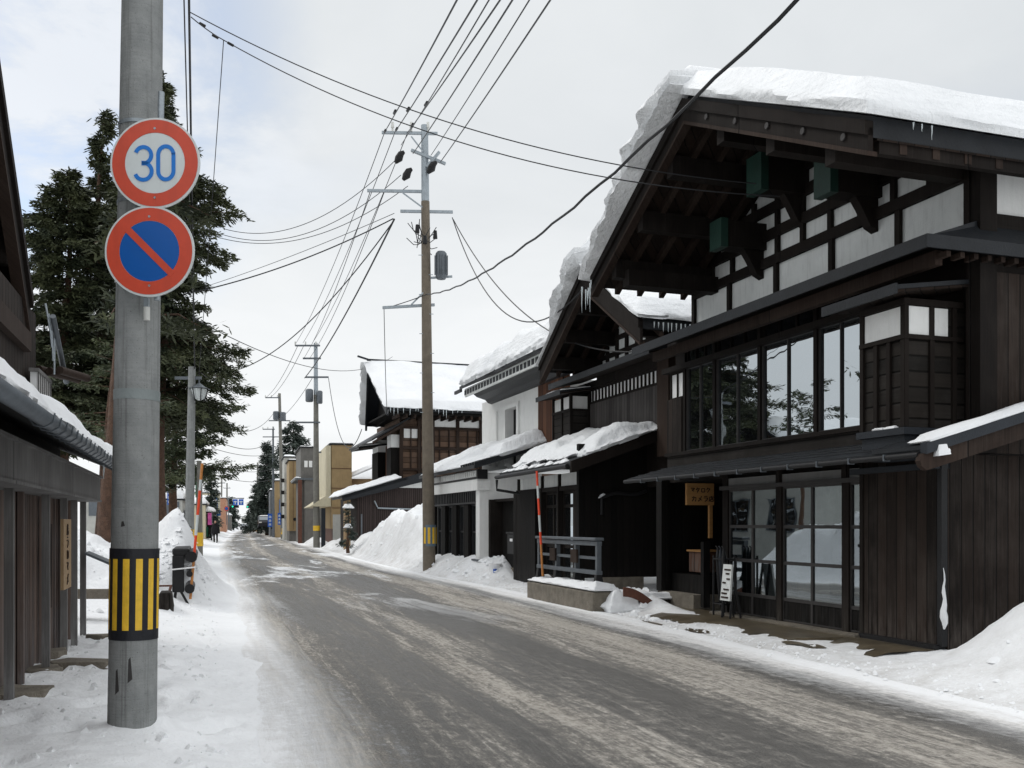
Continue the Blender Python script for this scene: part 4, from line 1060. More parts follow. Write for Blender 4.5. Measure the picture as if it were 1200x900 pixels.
MB().tube([P(4.95, -1.0, .13), P(5.25, -.1, .13), P(5.4, .0, .13)], .13, 10).build('log', 'beam', bd)
snowcap(P(4.85, -1.0, .18), P(5.05, -1.05, .18), P(5.4, 0, .18), P(5.15, 0, .18), .13, nu=10, nv=24, amp=.05, seed=54, over=.06).build('snow_cover', 'snow', bd, True)

def snow_pole(base, top, label, rr=.022):
    root = empty('snow_pole', base); tag(root, label, 'marker pole', 'red and white snow poles')
    base = Vector(base); top = Vector(top)
    segs = [(0, .3, 'bamboo'), (.3, .47, 'red'), (.47, .62, 'sign_white'), (.62, .8, 'red'), (.8, .88, 'sign_white'), (.88, 1, 'bamboo')] if label.startswith('left') or 'left' in label else [(0, .3, 'bamboo'), (.3, .42, 'red'), (.42, .58, 'sign_white'), (.58, .74, 'red'), (.74, .86, 'sign_white'), (.86, 1, 'red')]
    for a_, b_, m_ in segs:
        MB().tube([base.lerp(top, a_), base.lerp(top, b_)], rr, 8).build('band' if m_ != 'bamboo' else 'bamboo_stick', m_, root)
    return root
snow_pole(at(636, 675, 19.2), at(629, 552, 19.2), 'red and white bamboo snow pole standing in the stone kerb at the right barrier')
snow_pole(at(223, 702, 17.3), at(237, 543, 17.3), 'orange and white snow pole leaning in the left roadside snow heap', .024)

# left barrier, seen end on (half buried)
SF = Fr((-5.83, 17.2), (-.3, .954), -1)
f2 = empty('barrier', SF.p(1, 0, .3), SF.rot); tag(f2, 'dark street barrier seen end-on, half buried in the left snow bank', 'barrier', 'street barriers')
b = MB()
b.fb(SF, .0, 2.6, -.17, .12, .95, 1.07).build('top_rail', 'black', f2, bevel=.03)
MB().tube([SF.p(-.02, -.2, .92), SF.p(2.6, -.2, .92)], .1, 12).build('rail', 'black', f2)
MB().tube([SF.p(-.02, -.17, .62), SF.p(2.6, -.17, .62)], .055, 10).build('rail', 'black', f2)
MB().tube([SF.p(-.02, -.17, .36), SF.p(2.6, -.17, .36)], .085, 12).build('rail', 'black', f2)
MB().fb(SF, .0, .12, -.08, .12, .3, .95).build('upright', 'black', f2, bevel=.02)
MB().bar(SF.p(.05, -.02, .32), SF.p(.05, -.2, -.02), .04, .04).bar(SF.p(.05, .06, .32), SF.p(.05, .1, -.0), .04, .04).build('foot', 'black', f2)
MB().bar(SF.p(.0, .12, .42), SF.p(.0, .42, .42), .03, .03).bar(SF.p(0, .14, .42), SF.p(-.4, .25, -.1), .035, .035).build('brace', 'rust', f2)
MB().tube([SF.p(-.01, .14, .7), SF.p(-.01, -.28, .74)], .014, 6).build('rope', 'pure_white', f2)
b = at(196, 700, 15.5)
SFc = Fr((b.x, b.y), (-.3, .954), -1)
bb_ = empty('stone_block', (b.x, b.y, 0)); tag(bb_, 'dark stone block half buried at the foot of the left snow bank', 'stone')
MB().hexa([SFc.p(-.1, -.12, -.05), SFc.p(.5, -.12, -.05), SFc.p(.5, .14, -.05), SFc.p(-.1, .14, -.05), SFc.p(-.06, -.06, .42), SFc.p(.5, -.06, .42), SFc.p(.5, .12, .42), SFc.p(-.06, .12, .42)]).build('stone', 'beam', bb_, bevel=.03)

# ================================================================== LEFT BUILDING
l_root = empty('wooden_house', LF.p(0, 0, 0), LF.rot)
tag(l_root, 'weathered wooden house at the left edge with snowy gutter eave and steep dark gable', 'house')
LP = LF.p
wallbox(l_root, 'wall', 'plank_left', LF, -7, 3.0, .02, .12, 0, 1.84)
wallbox(l_root, 'core', 'beam', LF, -7, 2.9, .12, 5, 0, 2.5)
wallbox(l_root, 'end_wall', 'plank_left', LF, 2.94, 3.02, .14, 5, 0, 2.6)
for i, s in enumerate((-4.2, -3.1, -2.0, -1.1, -.1, .45, 1.2, 1.62, 2.1, 2.6, 3.0)):
    MB().fb(LF, s-.028, s+.028, -.1 if i % 2 else -.17, -.1 if not i % 2 else .0, .03, 1.82).build('post', 'beam_grey' if i % 2 == 0 else 'plank_left', l_root)
MB().fb(LF, .75, .95, -.05, .018, .6, 1.5).build('wall_panel', 'beam_brown', l_root)
wallbox(l_root, 'fascia_board', 'beam_grey', LF, -7, 3.1, -.33, -.26, 1.81, 2.09)
wallbox(l_root, 'fascia_cap', 'beam_grey', LF, -7, 3.14, -.36, -.2, 2.09, 2.115)
wallbox(l_root, 'fascia_cap', 'beam_grey', LF, -7, 3.12, -.345, .0, 1.785, 1.81)
zl_ = lambda t: 2.2+(t+.58)*.4
q = [LP(-7, -.58, zl_(-.58)), LP(3.35, -.58, zl_(-.58)), LP(3.35, .4, zl_(.4)), LP(-7, .4, zl_(.4))]
MB().slab(q, (0, 0, .05)).build('eave_roof', 'black_roof', l_root)
MB().slab([v-Vector((0, 0, .004)) for v in q], (0, 0, -.03)).build('soffit', 'plank_black', l_root)
gt = MB(); gt.sm = True
pr = []
for k in range(7):
    an = math.pi*k/6; pr.append((-.65+.065*math.cos(an+math.pi), 2.185-.065*math.sin(an)))
for s in (-7, 3.37):
    for t, z in pr: gt.v.append(LP(s, t, z))
for k in range(6): gt.f.append((k, k+1, k+8, k+7))
g_ = gt.build('gutter', 'galv_dull', l_root)
so = g_.modifiers.new('th', 'SOLIDIFY'); so.thickness = .006
s = -3.9
while s < 3.3:
    MB().tube([LP(s, -.57, 2.17), LP(s, -.6, 2.12), LP(s, -.66, 2.108), LP(s, -.712, 2.14), LP(s, -.722, 2.2)], .006, 5).build('gutter_bracket', 'galv_dull', l_root); s += .3
snowcap(LP(-7, -.56, zl_(-.56)+.05), LP(3.42, -.56, zl_(-.56)+.05), LP(3.42, .4, zl_(.4)+.05), LP(-7, .4, zl_(.4)+.05), .19, nu=120, nv=14, amp=.05, seed=61, over=.06, rnd=.12).build('roof_snow', 'snow', l_root, True)
icicle(l_root, LP(3.38, -.6, 2.15), .35, .014); icicle(l_root, LP(3.2, -.58, 2.13), .25, .012); icicle(l_root, LP(.6, -.6, 2.12), .14, .012); icicle(l_root, LP(3.3, -.5, 2.1), .2, .015)
# upper storey
tW = .38
wallbox(l_root, 'upper_wall', 'plank_dark', LF, -7, 2.75, tW, 5, 2.4, 4.1)
wallbox(l_root, 'upper_beam', 'beam_brown', LF, -7, 1.9, tW-.08, tW-.002, 3.5, 3.72)
MB().fb(LF, 1.95, 2.9, tW-.14, tW-.06, 2.95, 3.28).build('shoji_window', 'pure_white', l_root)
sw = MB()
for k in range(7): s = 1.95+.95*k/6; sw.fb(LF, s-.012, s+.012, tW-.155, tW-.142, 2.95, 3.28)
sw.fb(LF, 1.9, 2.95, tW-.16, tW-.05, 3.28, 3.32).fb(LF, 1.9, 2.95, tW-.16, tW-.05, 2.91, 2.95)
sw.build('window_bars', 'beam_grey', l_root)
lsn, lsf, lsa, lze, lza = -5.2, 2.2, -1.5, 4.05, 7.55
tri = [(-4.8, 4.0), (1.9, 4.0), (1.9, 4.3), (lsa, lza-.1), (-4.8, 4.3)]
MB().prism([LP(s, tW+.5, z) for s, z in tri], [LP(s, tW+.7, z) for s, z in tri]).build('gable_wall', 'plank_dark', l_root)
gable_roof(l_root, LF, lsn, lsf, lsa, lze, lza, .42, 5, snow_near=.3, snow_far=.0, seed=71, soff='plank_dark', barge_h=.3)
for k in range(4):
    MB().tube([LP(2.25+.1*k, .2-.02*k, 4.15-.1*k), LP(2.3+.1*k, .15, 3.8-.15*k)], .012, 6).build('snow_guard_rod', 'galv', l_root)
MB().tube([LP(2.25, .12, 4.0), LP(3.3, .1, 3.35)], .035, 8).build('downpipe', 'galv_dull', l_root)
for k in range(3): MB().tube([LP(2.7, .1+.12*k, 3.42-.02*(k % 2)), LP(3.35, -.15+.12*k, 3.42-.02*(k % 2))], .05, 10).build('log_end', 'beam_brown', l_root)
# hanging wooden name board on the left wall
nb = empty('name_board', LP(.55, -.25, .9), LF.rot); tag(nb, 'tall narrow tan wooden name board with dark characters on the left house', 'sign')
n0 = .3
MB().fb(LF, n0-.0, n0+.6, -.245, -.215, .82, 1.55).build('board', 'tan2', nb)
GLs = [['ten'], ['ra'], ['ro'], ['ma'], ['me']]
for i, g in enumerate(GLs):
    strokes(nb, g, lambda x, z: LP(x, -.248, z), .12, n0+.22, 1.38-i*.13, .012)
# metal signboard bracket
br_ = MB(); br_.hexa([LP(2.55, -.5, .98), LP(3.1, -.5, .98), LP(3.1, -.2, 1.12), LP(2.55, -.2, 1.12), LP(2.55, -.5, 1.01), LP(3.1, -.5, 1.01), LP(3.1, -.2, 1.15), LP(2.55, -.2, 1.15)])
tag(br_.build('wall_shelf', 'galv_dull', l_root))
# flat paving stones showing through the snow
for i, (px, py, r1, r2) in enumerate(((10, 822, .3, .16), (95, 783, .35, .09), (48, 790, .18, .14), (62, 775, .15, .1), (120, 752, .2, .05))):
    c = at(px, py, 1725/(py-614)*.985); zz = ground_h(c.x, c.y)
    bxs = MB(); rg = []
    for k in range(9):
        an = k/9*2*math.pi; rr = 1+.25*math.sin(k*2.3+i)
        rg.append(Vector((c.x+math.cos(an)*r1*rr, c.y+math.sin(an)*r2*2*rr, zz-.05)))
    bxs.prism(rg, [v+Vector((0, 0, .095)) for v in rg])
    o = bxs.build('paving_stone', 'stone', None, bevel=.01)
    tag(o, ['brown paving stone in the snow at the left picture edge', 'long flat stone in the snow left of the concrete pole', 'small brown stone against the left house posts', 'brown stone slab between the left house posts', 'dark stone edge showing just left of the concrete pole'][i], 'stone')
kb2 = MB(); c = at(100, 692, 13.6)
kb2.hexa([at(84, 702, 14), at(135, 702, 14), at(135, 702, 14.5), at(84, 702, 14.5), at(84, 690, 14), at(135, 690, 14), at(135, 690, 14.5), at(84, 690, 14.5)])
tag(kb2.build('stone_kerb', 'stone', None, bevel=.02), 'low brown stone kerb at the foot of the dirty snow bank by the left house', 'kerb')

# ================================================================== CONCRETE POLE with signs
p0 = Vector((-2.66, 6.87, 0)); lean = Vector((.0137, 0, 1)); 
ptop = 9.5
def pz(z): return p0+Vector((.0142*z+.0, 0, z))
c_root = empty('utility_pole', p0); tag(c_root, 'thick grey concrete utility pole in the left foreground carrying two round traffic signs', 'utility pole')
def pr_(z): return .164-.0053*z
MB().tube([pz(z) for z in (-.1, 1, 2, 3, 4, 5, 6, 7, 8, 9.5)], [pr_(z) for z in (-.1, 1, 2, 3, 4, 5, 6, 7, 8, 9.5)], 48).build('shaft', 'conc', c_root)
zb_0, zb_1 = .70, 1.33
MB().tube([pz(zb_0), pz(zb_1)], [pr_(zb_0)+.004]*2, 48).build('black_band', 'tape_black', c_root)
for k in range(12):
    an = -math.pi/2+2*math.pi/12*(k-.35)+math.atan2(-2.66, -6.87)+math.pi+.0-.0 if False else -math.pi/2+.3+2*math.pi/12*(k+.5)
    b = MB(); b.sm = True; rr = pr_(1)+.0065; zz0, zz1 = .77, 1.26
    for z in (zz0, zz1):
        for q in range(5):
            a2 = an+(q/4-.5)*.27; c = pz(z); b.v.append(c+Vector((math.cos(a2)*rr, math.sin(a2)*rr, 0)))
    b.f = [(q, q+1, q+6, q+5) for q in range(4)]
    b.build('yellow_stripe', 'yellow', c_root, recalc=False)
MB().tube([pz(3.06), pz(3.12)], [pr_(3)+.004]*2, 32).build('tape_ring', 'conc_far', c_root) if False else MB().tube([pz(2.36), pz(2.43)], [pr_(2.4)+.003]*2, 48).build('tape_ring', paint('faded tape', (.22, .25, .25), .5), c_root)
rd = empty('x', (0, 0, 0)); COL.objects.unlink(rd); bpy.data.objects.remove(rd)
MB().fb(Fr((p0.x+.0, p0.y), (1, 0), 1), -.02, .03, .17, .2, 2.68, 2.86) if False else None
sh = MB(); c = at(172, 360, 6.71); sh.tube([c+Vector((0, 0, .0)), c-Vector((0, 0, .09))], .022, 10).build('small_fitting', 'ceramic', c_root)
MB().bar(c+Vector((0, 0, .06)), c, .03, .03).build('small_fitting', 'galv', c_root)
# vertical sign post strapped to the pole's right front
spx = at(187, 300, 6.66)
MB().tube([at(189, 108, 6.66), at(184, 352, 6.66)], .021, 12).build('sign_post', 'galv', c_root)
for py in (150, 240, 330): 
    c = pz(CZ-(py-HY)/F*6.87); MB().tube([c-Vector((0, 0, .012)), c+Vector((0, 0, .012))], [pr_(4)+.006]*2, 32).build('strap', 'galv', c_root)
for a_, z_ in ((-1.9, .42), (-1.35, .5), (-1.75, 1.5)):
    q = pz(z_); q2 = q+Vector((math.cos(a_), math.sin(a_), 0))*(pr_(z_)+.001)
    t_ = Vector((-math.sin(a_), math.cos(a_), 0)); h_ = .09 if z_ < 1 else .02
    MB().add([q2-t_*.012-Vector((0, 0, h_)), q2+t_*.02-Vector((0, 0, h_*.7)), q2+t_*.008+Vector((0, 0, h_)), q2-t_*.006+Vector((0, 0, h_*.8))], [(0, 1, 2, 3)]).build('scar', 'frame_grey', c_root, recalc=False)
# ---- signs
def road_sign(cpx, cpy, yaw, label, kind):
    c = at(cpx, cpy, 6.6); nrm = Vector((math.sin(yaw), -math.cos(yaw), 0))
    r = .305
    root = empty('road_sign', (c.x, c.y, c.z-r)); tag(root, label, 'road sign')
    MB().disc(c+nrm*-.0, nrm, r, .012, 64).build('plate', 'sign_white', root)
    MB().disc(c+nrm*.0125, nrm, r-.014, .003, 64, r_in=r*.67).build('red_ring', 'sign_red', root)
    X = Vector((math.cos(yaw), math.sin(yaw), 0)); Zv = Vector((0, 0, 1))
    fn = lambda x, y, o: c+nrm*o+X*x+Zv*y
    for yy in (.2, -.2): MB().disc(fn(0, yy*1.16, .0155), nrm, .008, .004, 10).build('bolt', 'galv', root)
    if kind == '30':
        MB().disc(c+nrm*.0125, nrm, r*.665, .001, 64).build('white_field', 'sign_white', root)
        def ribbon(pts, w, nm):
            n_ = len(pts); b = MB()
            L_ = []
            for i, (x, y) in enumerate(pts):
                x0, y0 = pts[max(0, i-1)]; x1, y1 = pts[min(n_-1, i+1)]
                dx, dy = x1-x0, y1-y0; l_ = math.hypot(dx, dy) or 1; L_.append((-dy/l_*w/2, dx/l_*w/2))
            for o in (.0145, .018):
                for (x, y), (a, b_) in zip(pts, L_): b.v.append(fn(x+a, y+b_, o)); b.v.append(fn(x-a, y-b_, o))
            m = 2*n_
            for i in range(n_-1):
                q = 2*i; b.f += [(q, q+1, q+3, q+2), (m+q, m+q+2, m+q+3, m+q+1), (q, q+2, m+q+2, m+q), (q+1, m+q+1, m+q+3, q+3)]
            b.f += [(0, m, m+1, 1), (m-2, m-1, 2*m-1, 2*m-2)]
            b.build(nm, 'sign_blue2', root)
        W_, H_ = .056, .1      # half sizes of a digit (centreline)
        def arc(cx, cy, rx, ry, a0, a1, n_=14): return [(cx+rx*math.cos(R(a0+(a1-a0)*i/n_)), cy+ry*math.sin(R(a0+(a1-a0)*i/n_))) for i in range(n_+1)]
        cx = -.078
        up_ = arc(cx, .047, .054, .05, 165, -75, 18)+[(cx+.012, .0)]
        ribbon(arc(cx, .053, .054, .055, 160, -90, 18)+[(cx-.012, -.002)], .026, 'digit')
        ribbon([(cx-.012, .002)]+arc(cx, -.055, .057, .057, 90, -160, 18), .026, 'digit')
        cx = .075
        o_ = arc(cx, .054, .052, .057, 0, 180, 14)+arc(cx, -.054, .052, .057, 180, 360, 14)
        o_ = o_+[o_[0], o_[1]]
        ribbon(o_, .026, 'digit')
    else:
        MB().disc(c+nrm*.0125, nrm, r*.665, .001, 64).build('blue_field', 'sign_blue', root)
        a_ = fn(-.72*r*.72, .72*r*.72, .0155); b_ = fn(.72*r*.72, -.72*r*.72, .0155)
        MB().bar(a_, b_, .004, .046, up=nrm.cross((b_-a_).normalized())).build('red_bar', 'sign_red', root)
road_sign(182.5, 192, R(-2), 'round red and white speed limit sign reading 30 on the concrete pole', '30')
road_sign(176, 295, R(-2), 'round blue and red no parking sign below the speed sign', 'np')

# ================================================================== UTILITY POLES
def pole(root, base, top, r0, r1, mat, band=None, split=None, mat2='galv'):
    base = Vector(base); top = Vector(top)
    if split:
        m = base.lerp(top, split)
        rm = r0+(r1-r0)*split
        MB().tube([base, m], [r0, rm], 20).build('shaft', mat, root)
        MB().tube([m-Vector((0, 0, .05)), top], [rm*.94, r1*.94], 20).build('steel_shaft', mat2, root)
    else: MB().tube([base, top], [r0, r1], 20).build('shaft', mat, root)
def arm(root, c, half_l, half_r, d, w=.08, ins=0, mat='galv'):
    c = Vector(c); d = Vector(d).normalized()
    MB().bar(c-d*half_l, c+d*half_r, w, w).build('crossarm', mat, root)
d1 = 30.0
pb = at(503, 657, d1); pt_ = at(497.5, 147, d1)
u_root = empty('utility_pole', pb); tag(u_root, 'tall brown concrete utility pole with crossarms and grey transformer right of the road', 'utility pole')
pole(u_root, pb-Vector((0, 0, .4)), pt_, .195, .115, 'conc_brown', split=.83)
xd = Vector((1, .05, 0)).normalized()
arm(u_root, at(484, 156, d1), .95, .75, xd)
for px in (460, 482, 501.5):
    c = at(px, 154, d1-.05); MB().tube([c, c+Vector((0, 0, .1)), c+Vector((0, 0, .12)), c+Vector((0, 0, .28))], [.03, .03, .055, .04], 10).build('insulator', 'ceramic', u_root)
arm(u_root, at(467, 224, d1), .95, .9, xd)
arm(u_root, at(500, 248, d1), .8, .8, xd)
arm(u_root, at(477, 359, d1), .75, .85, Vector((1, .2, .1)))
MB().bar(at(482, 176, d1-.1), at(522, 192, d1-.1), .1, .08).bar(at(500, 196, d1-.15), at(515, 178, d1-.15), .08, .08).build('bracket', 'galv', u_root)
for a_, b_ in ((at(482, 160, d1-.1), at(496, 178, d1-.1)), (at(472, 226, d1-.1), at(495, 243, d1-.1)), (at(482, 357, d1-.1), at(496, 343, d1-.1))):
    MB().bar(a_, b_, .04, .04).build('brace', 'galv', u_root)
for px, py in ((468, 184), (477, 204), (506, 196)):
    c = at(px, py, d1-.2); MB().tube([c-Vector((.12, 0, .18)), c-Vector((.02, 0, .05)), c+Vector((.05, 0, .1)), c+Vector((.15, 0, .16))], [.05, .13, .1, .05], 8).build('switch', 'black', u_root)
tr = MB(); c = at(517, 311, d1-.1); tr.tube([c-Vector((0, 0, .42)), c-Vector((0, 0, .36)), c+Vector((0, 0, .36)), c+Vector((0, 0, .42))], [.13, .17, .17, .12], 20); tfo = tr.build('transformer', 'galv_dull', u_root)
fb3 = MB()
for k in range(10):
    an = k/10*2*math.pi; fb3.bar(c+Vector((math.cos(an)*.19, math.sin(an)*.19, -.3)), c+Vector((math.cos(an)*.19, math.sin(an)*.19, .3)), .03, .03)
fb3.build('cooling_fins', 'galv_dull', tfo)
MB().bar(at(500, 326, d1), at(530, 324, d1), .06, .06).build('bracket', 'galv', u_root)
random.seed(5)
for k in range(9):      # tangle of jumper cables
    a_ = at(random.uniform(472, 500), random.uniform(255, 285), d1-.3+random.uniform(0, .4)); b_ = at(random.uniform(488, 514), random.uniform(262, 300), d1-.3+random.uniform(0, .4))
    m = (a_+b_)/2-Vector((0, 0, random.uniform(.1, .4)))
    MB().tube([a_, a_.lerp(m, .6)+Vector((0, 0, -.08)), m, b_.lerp(m, .6)+Vector((0, 0, -.08)), b_], .013, 5).build('jumper_cable', 'wire', u_root)
for k in range(3):
    c = at([489, 498, 510][k], [268, 281, 275][k], d1-.35); MB().tube([c-Vector((0, 0, .12)), c+Vector((0, 0, .12))], [.07, .05], 8).build('junction_box', 'black', u_root)
for i in range(9): # rungs
    c = pb.lerp(pt_, .34+i*.045); MB().bar(c+Vector((.0, -.1, 0)), c+Vector((.22*(1 if i % 2 else -1), -.1, 0)), .018, .018).build('rung', 'galv', u_root)
def band(root, base, r, z0, z1, m1, m2, n_=9):
    base = Vector(base); MB().tube([Vector((base.x, base.y, z0)), Vector((base.x, base.y, z1))], [r+.006]*2, 24).build('band', m1, root)
    for k in range(n_):
        an = -math.pi/2+(k-n_/2+.5)*2*math.pi/n_; q = Vector((base.x+math.cos(an)*(r+.008), base.y+math.sin(an)*(r+.008), 0))
        t_ = Vector((-math.sin(an), math.cos(an), 0))*.038; nn = Vector((math.cos(an), math.sin(an), 0))*.006
        zz0, zz1 = z0+.08, z1-.08
        b = MB().add([q-t_+Vector((0, 0, zz0)), q+t_+Vector((0, 0, zz0)), q+t_+Vector((0, 0, zz1)), q-t_+Vector((0, 0, zz1)), q-t_+nn+Vector((0, 0, zz0)), q+t_+nn+Vector((0, 0, zz0)), q+t_+nn+Vector((0, 0, zz1)), q-t_+nn+Vector((0, 0, zz1))], [(0, 1, 2, 3), (4, 5, 6, 7), (0, 1, 5, 4), (1, 2, 6, 5), (2, 3, 7, 6), (3, 0, 4, 7)])
        b.build('stripe', m2, root)
band(u_root, (pb.x+.01, pb.y, 0), .192, at(0, 640, d1).z, at(0, 615, d1).z, 'tape_blue', 'yellow')
# far poles
def far_pole(bpx, bpy, tpx, tpy, d, r, label, arms, boxes=(), mat='conc_far', split=None, bandz=None):
    bp_ = at(bpx, bpy, d); tp = at(tpx, tpy, d)
    root = empty('utility_pole', bp_); tag(root, label, 'utility pole', 'distant utility poles')
    pole(root, bp_-Vector((0, 0, .5)), tp, r, r*.62, mat, split=split)
    for (x0, x1, y) in arms: MB().bar(at(x0, y, d-.15), at(x1, y, d-.15), .1, .1).build('crossarm', 'galv_dull', root)
    for (x0, x1, y0, y1) in boxes:
        c0_ = at((x0+x1)/2, y1, d-.2); rr = (x1-x0)/2/F*d; h = (y1-y0)/F*d
        MB().tube([c0_, c0_+Vector((0, 0, .06)), c0_+Vector((0, 0, h-.06)), c0_+Vector((0, 0, h))], [rr*.8, rr, rr, rr*.7], 14).build('transformer', 'galv_dull', root)
    for (x0, x1, y) in arms[:1]:
        for k in range(3):
            c0_ = at(x0+(x1-x0)*k/2.4, y, d-.15); MB().tube([c0_, c0_+Vector((0, 0, .25))], .05, 6).build('insulator', 'ceramic', root)
    if bandz: MB().tube([at(bpx, bandz[1], d), at(bpx, bandz[0], d)], r+.01, 16).build('yellow_band', 'yellow', root)
    return root
far_pole(371, 636, 370, 402, 62, .21, 'grey pole with two transformers standing in front of the tan buildings', [(346, 375, 405), (355, 376, 420), (358, 385, 442), (347, 375, 495)], [(358, 367, 456, 471), (371, 378, 458, 473)], split=.75, bandz=(616, 622))
far_pole(331.5, 630, 327.5, 461, 98, .22, 'slim grey pole next to the dark conifer with twin transformers', [(311, 328, 466), (315, 340, 493)], [(320, 327, 482, 492), (328, 335, 483, 493)], bandz=(619, 626))
far_pole(320.5, 628, 320, 500, 108, .15, 'thin steel pole half hidden behind the pole beside the conifer', [(308, 322, 503), (308, 330, 512)], mat='galv_dull')
far_pole(302, 618, 302, 542, 180, .25, 'distant pole with crossarms rising over the right end of the street', [(297, 307, 545), (296, 306, 550), (300, 308, 560)])
far_pole(252+14, 614, 266, 566, 190, .2, 'distant thin pole on the left side near the blue guide signs', [(262, 270, 572)])
far_pole(393, 638, 393, 520, 66, .1, 'thin brown steel post with a curved arm before the tan block', [(372, 393, 530)], mat='rust')
far_pole(233.5, 640, 233.5, 540, 32, .12, 'plain grey pole standing right behind the lantern pole', [], bandz=(624, 640))
far_pole(259, 616, 260, 560, 150, .15, 'distant slim pole left of the salmon building', [(255, 264, 566)])
# lantern pole
dl = 27.0
lb_ = at(221, 640, dl); lb_.z = 0; lt = at(225, 430, dl)
lp = empty('street_lamp', lb_); tag(lp, 'grey pole with hanging lantern street lamp in front of the left pines', 'street lamp')
pole(lp, lb_, lt, .135, .095, 'conc')
MB().bar(at(205, 443, dl), at(236, 443, dl), .05, .08).build('crossarm', 'galv_dull', lp)
lc = at(233.5, 458, dl)
MB().tube([at(233.5, 443, dl), at(233.5, 449, dl)], .02, 6).build('hanger', 'galv_dull', lp)
MB().tube([at(233.5, 449, dl), at(233.5, 453, dl), at(233.5, 455.5, dl)], [.03, .16, .31], 6).build('lamp_cap', 'galv_dull', lp)
MB().tube([at(233.5, 456, dl), at(233.5, 467, dl), at(233.5, 469, dl)], [.22, .14, .05], 6).build('lamp_shade', 'sign_white', lp)
lf_ = MB()
for k in range(6):
    an = k/6*2*math.pi; lf_.bar(lc+Vector((math.cos(an)*.24, math.sin(an)*.24, .08)), lc+Vector((math.cos(an)*.15, math.sin(an)*.15, -.29)), .02, .02)
lf_.build('lamp_frame', 'black', lp)
for z0, z1 in ((.3, .95),):
    band(lp, (lb_.x, lb_.y, 0), .135, at(0, 642, dl).z, at(0, 617, dl).z, 'tape_black', 'yellow', 9)

# ================================================================== WIRES
def wire(a, b, sag, r, label, n_=26, mat='wire', cat='cable', group=None, name='overhead_wire', wob=0):
    a = Vector(a); b = Vector(b); pts = []
    for i in range(n_+1):
        f = i/n_; p = a.lerp(b, f); p.z -= sag*4*f*(1-f)
        if wob: p += Vector((math.sin(i*1.9)*wob, 0, math.cos(i*1.9)*wob))
        pts.append(p)
    return tag(MB().tube(pts, r, 5).build(name, mat), label, cat, group)
G1 = 'power lines running over the road from the brown pole'
ends = [(530, 'leftmost'), (553, 'second'), (567, 'third'), (579, 'fourth'), (594, 'fifth'), (614, 'sixth'), (638, 'rightmost')]
starts = [(450, 156), (462, 156), (470, 170), (477, 156), (484, 180), (505, 182), (516, 190)]
for i, ((ex, nm), (sx_, sy_)) in enumerate(zip(ends, starts)):
    a_ = at(sx_, sy_, d1); e_ = at(ex, 0, 13.5)
    # carry on past the frame towards the next pole behind the viewer
    e2 = e_+(e_-a_)*1.0; 
    wire(a_, e2, .12, .011 if i in (2, 5) else .014, '%s of seven power lines rising from the brown pole to the top picture edge' % nm, cat='power line', group=G1)
    if i in (0, 1, 3):
        for f in (.02, .28):
            c = a_.lerp(e_, f+.03*i); c2 = a_.lerp(e_, f+.03*i+.03)
            MB().tube([c, c2], .04, 6).build('insulator_sleeve', 'black', None)
            o = bpy.data.objects[-1] if False else None
# thick twisted cable right
a_ = at(452, 361, d1-.2); 
wire(at(500, 345, d1-.3), at(1010, -75, 6.5), .55, .018, 'thick twisted black cable sweeping from the brown pole to the top right', 40, cat='cable', wob=.012)
wire(at(452, 361, d1), at(500, 345, d1-.2), .02, .014, 'short black cable between low crossarm and brown pole', 8)
wire(at(530, 255, d1), P(sBa-.3, T0-.15, zBa-.3), 1.75, .016, 'upper black service cable looping from the brown pole to the second gable', cat='cable')
wire(at(531, 257, d1), P(7.4, .4, 4.95), 1.1, .016, 'lower black service cable drooping from the brown pole under the second gable', cat='cable')
# far span to the next pole
for i, (sx_, sy_, ex, ey) in enumerate(((450, 157, 347, 402), (462, 157, 355, 402), (477, 157, 366, 402), (434, 224, 356, 420), (450, 226, 362, 421))):
    wire(at(sx_, sy_, d1), at(ex, ey, 62), .5, .013, '%s of the thin lines from the brown pole to the pole with two transformers' % ('first', 'second', 'third', 'fourth', 'fifth')[i], cat='power line', group='lines between the right poles')
wire(at(462, 257, d1), at(357, 443, 62), .4, .03, 'thick black cable from the brown pole to the pole with two transformers', cat='cable')
wire(at(385, 443, 62), at(424, 503, 46), 2.3, .02, 'drooping cable from the pole with transformers to the far snowy gable', cat='cable')
for i, (a_, b_) in enumerate((((349, 405, 62), (311, 466, 98)), ((356, 405, 62), (316, 466, 98)), ((366, 443, 62), (322, 493, 98)))):
    wire(at(*a_), at(*b_), .5, .018, '%s of three lines between the pole with two transformers and the slim grey pole' % ('upper', 'middle', 'lower')[i], cat='power line', group='lines between the right poles')
# lines to the left side
lft = [((461, 256, d1), (215, 345, 30), .25, .02, 'thick black cable running nearly straight from the brown pole to the left conifers'),
       ((462, 258, d1), (262, 437, 46), 1.0, .02, 'thick black cable sagging from the brown pole down to the left lamp'),
       ((463, 188, d1), (262, 268, 34), .9, .011, 'uppermost of three thin wires from the brown pole to the left trees'),
       ((470, 205, d1), (258, 274, 34), .9, .011, 'middle of three thin wires from the brown pole to the left trees'),
       ((478, 218, d1), (255, 278, 34), .8, .011, 'lowest of three thin wires from the brown pole to the left trees'),
       ((462, 250, d1), (240, 336, 40), .1, .01, 'thin grey wire above the thick cable to the left trees'),
       ((225, 372, dl), (460, 418, 66), 1.2, .014, 'thin wire crossing the street from the lantern pole toward the far gable'),
       ((236, 437, dl), (262, 437, 46), .25, .012, 'short wire from the lantern pole to the dangling connector'),
       ((450, 362, d1), (455, 480, 40), 1.2, .012, 'cable hanging from the low crossarm to the far snowy roof'),
       ((250, 498, 48), (322, 482, 98), 1.0, .02, 'upper distant wire across the street end left of the conifer'),
       ((250, 515, 48), (322, 512, 98), .8, .02, 'lower distant wire across the street end left of the conifer')]
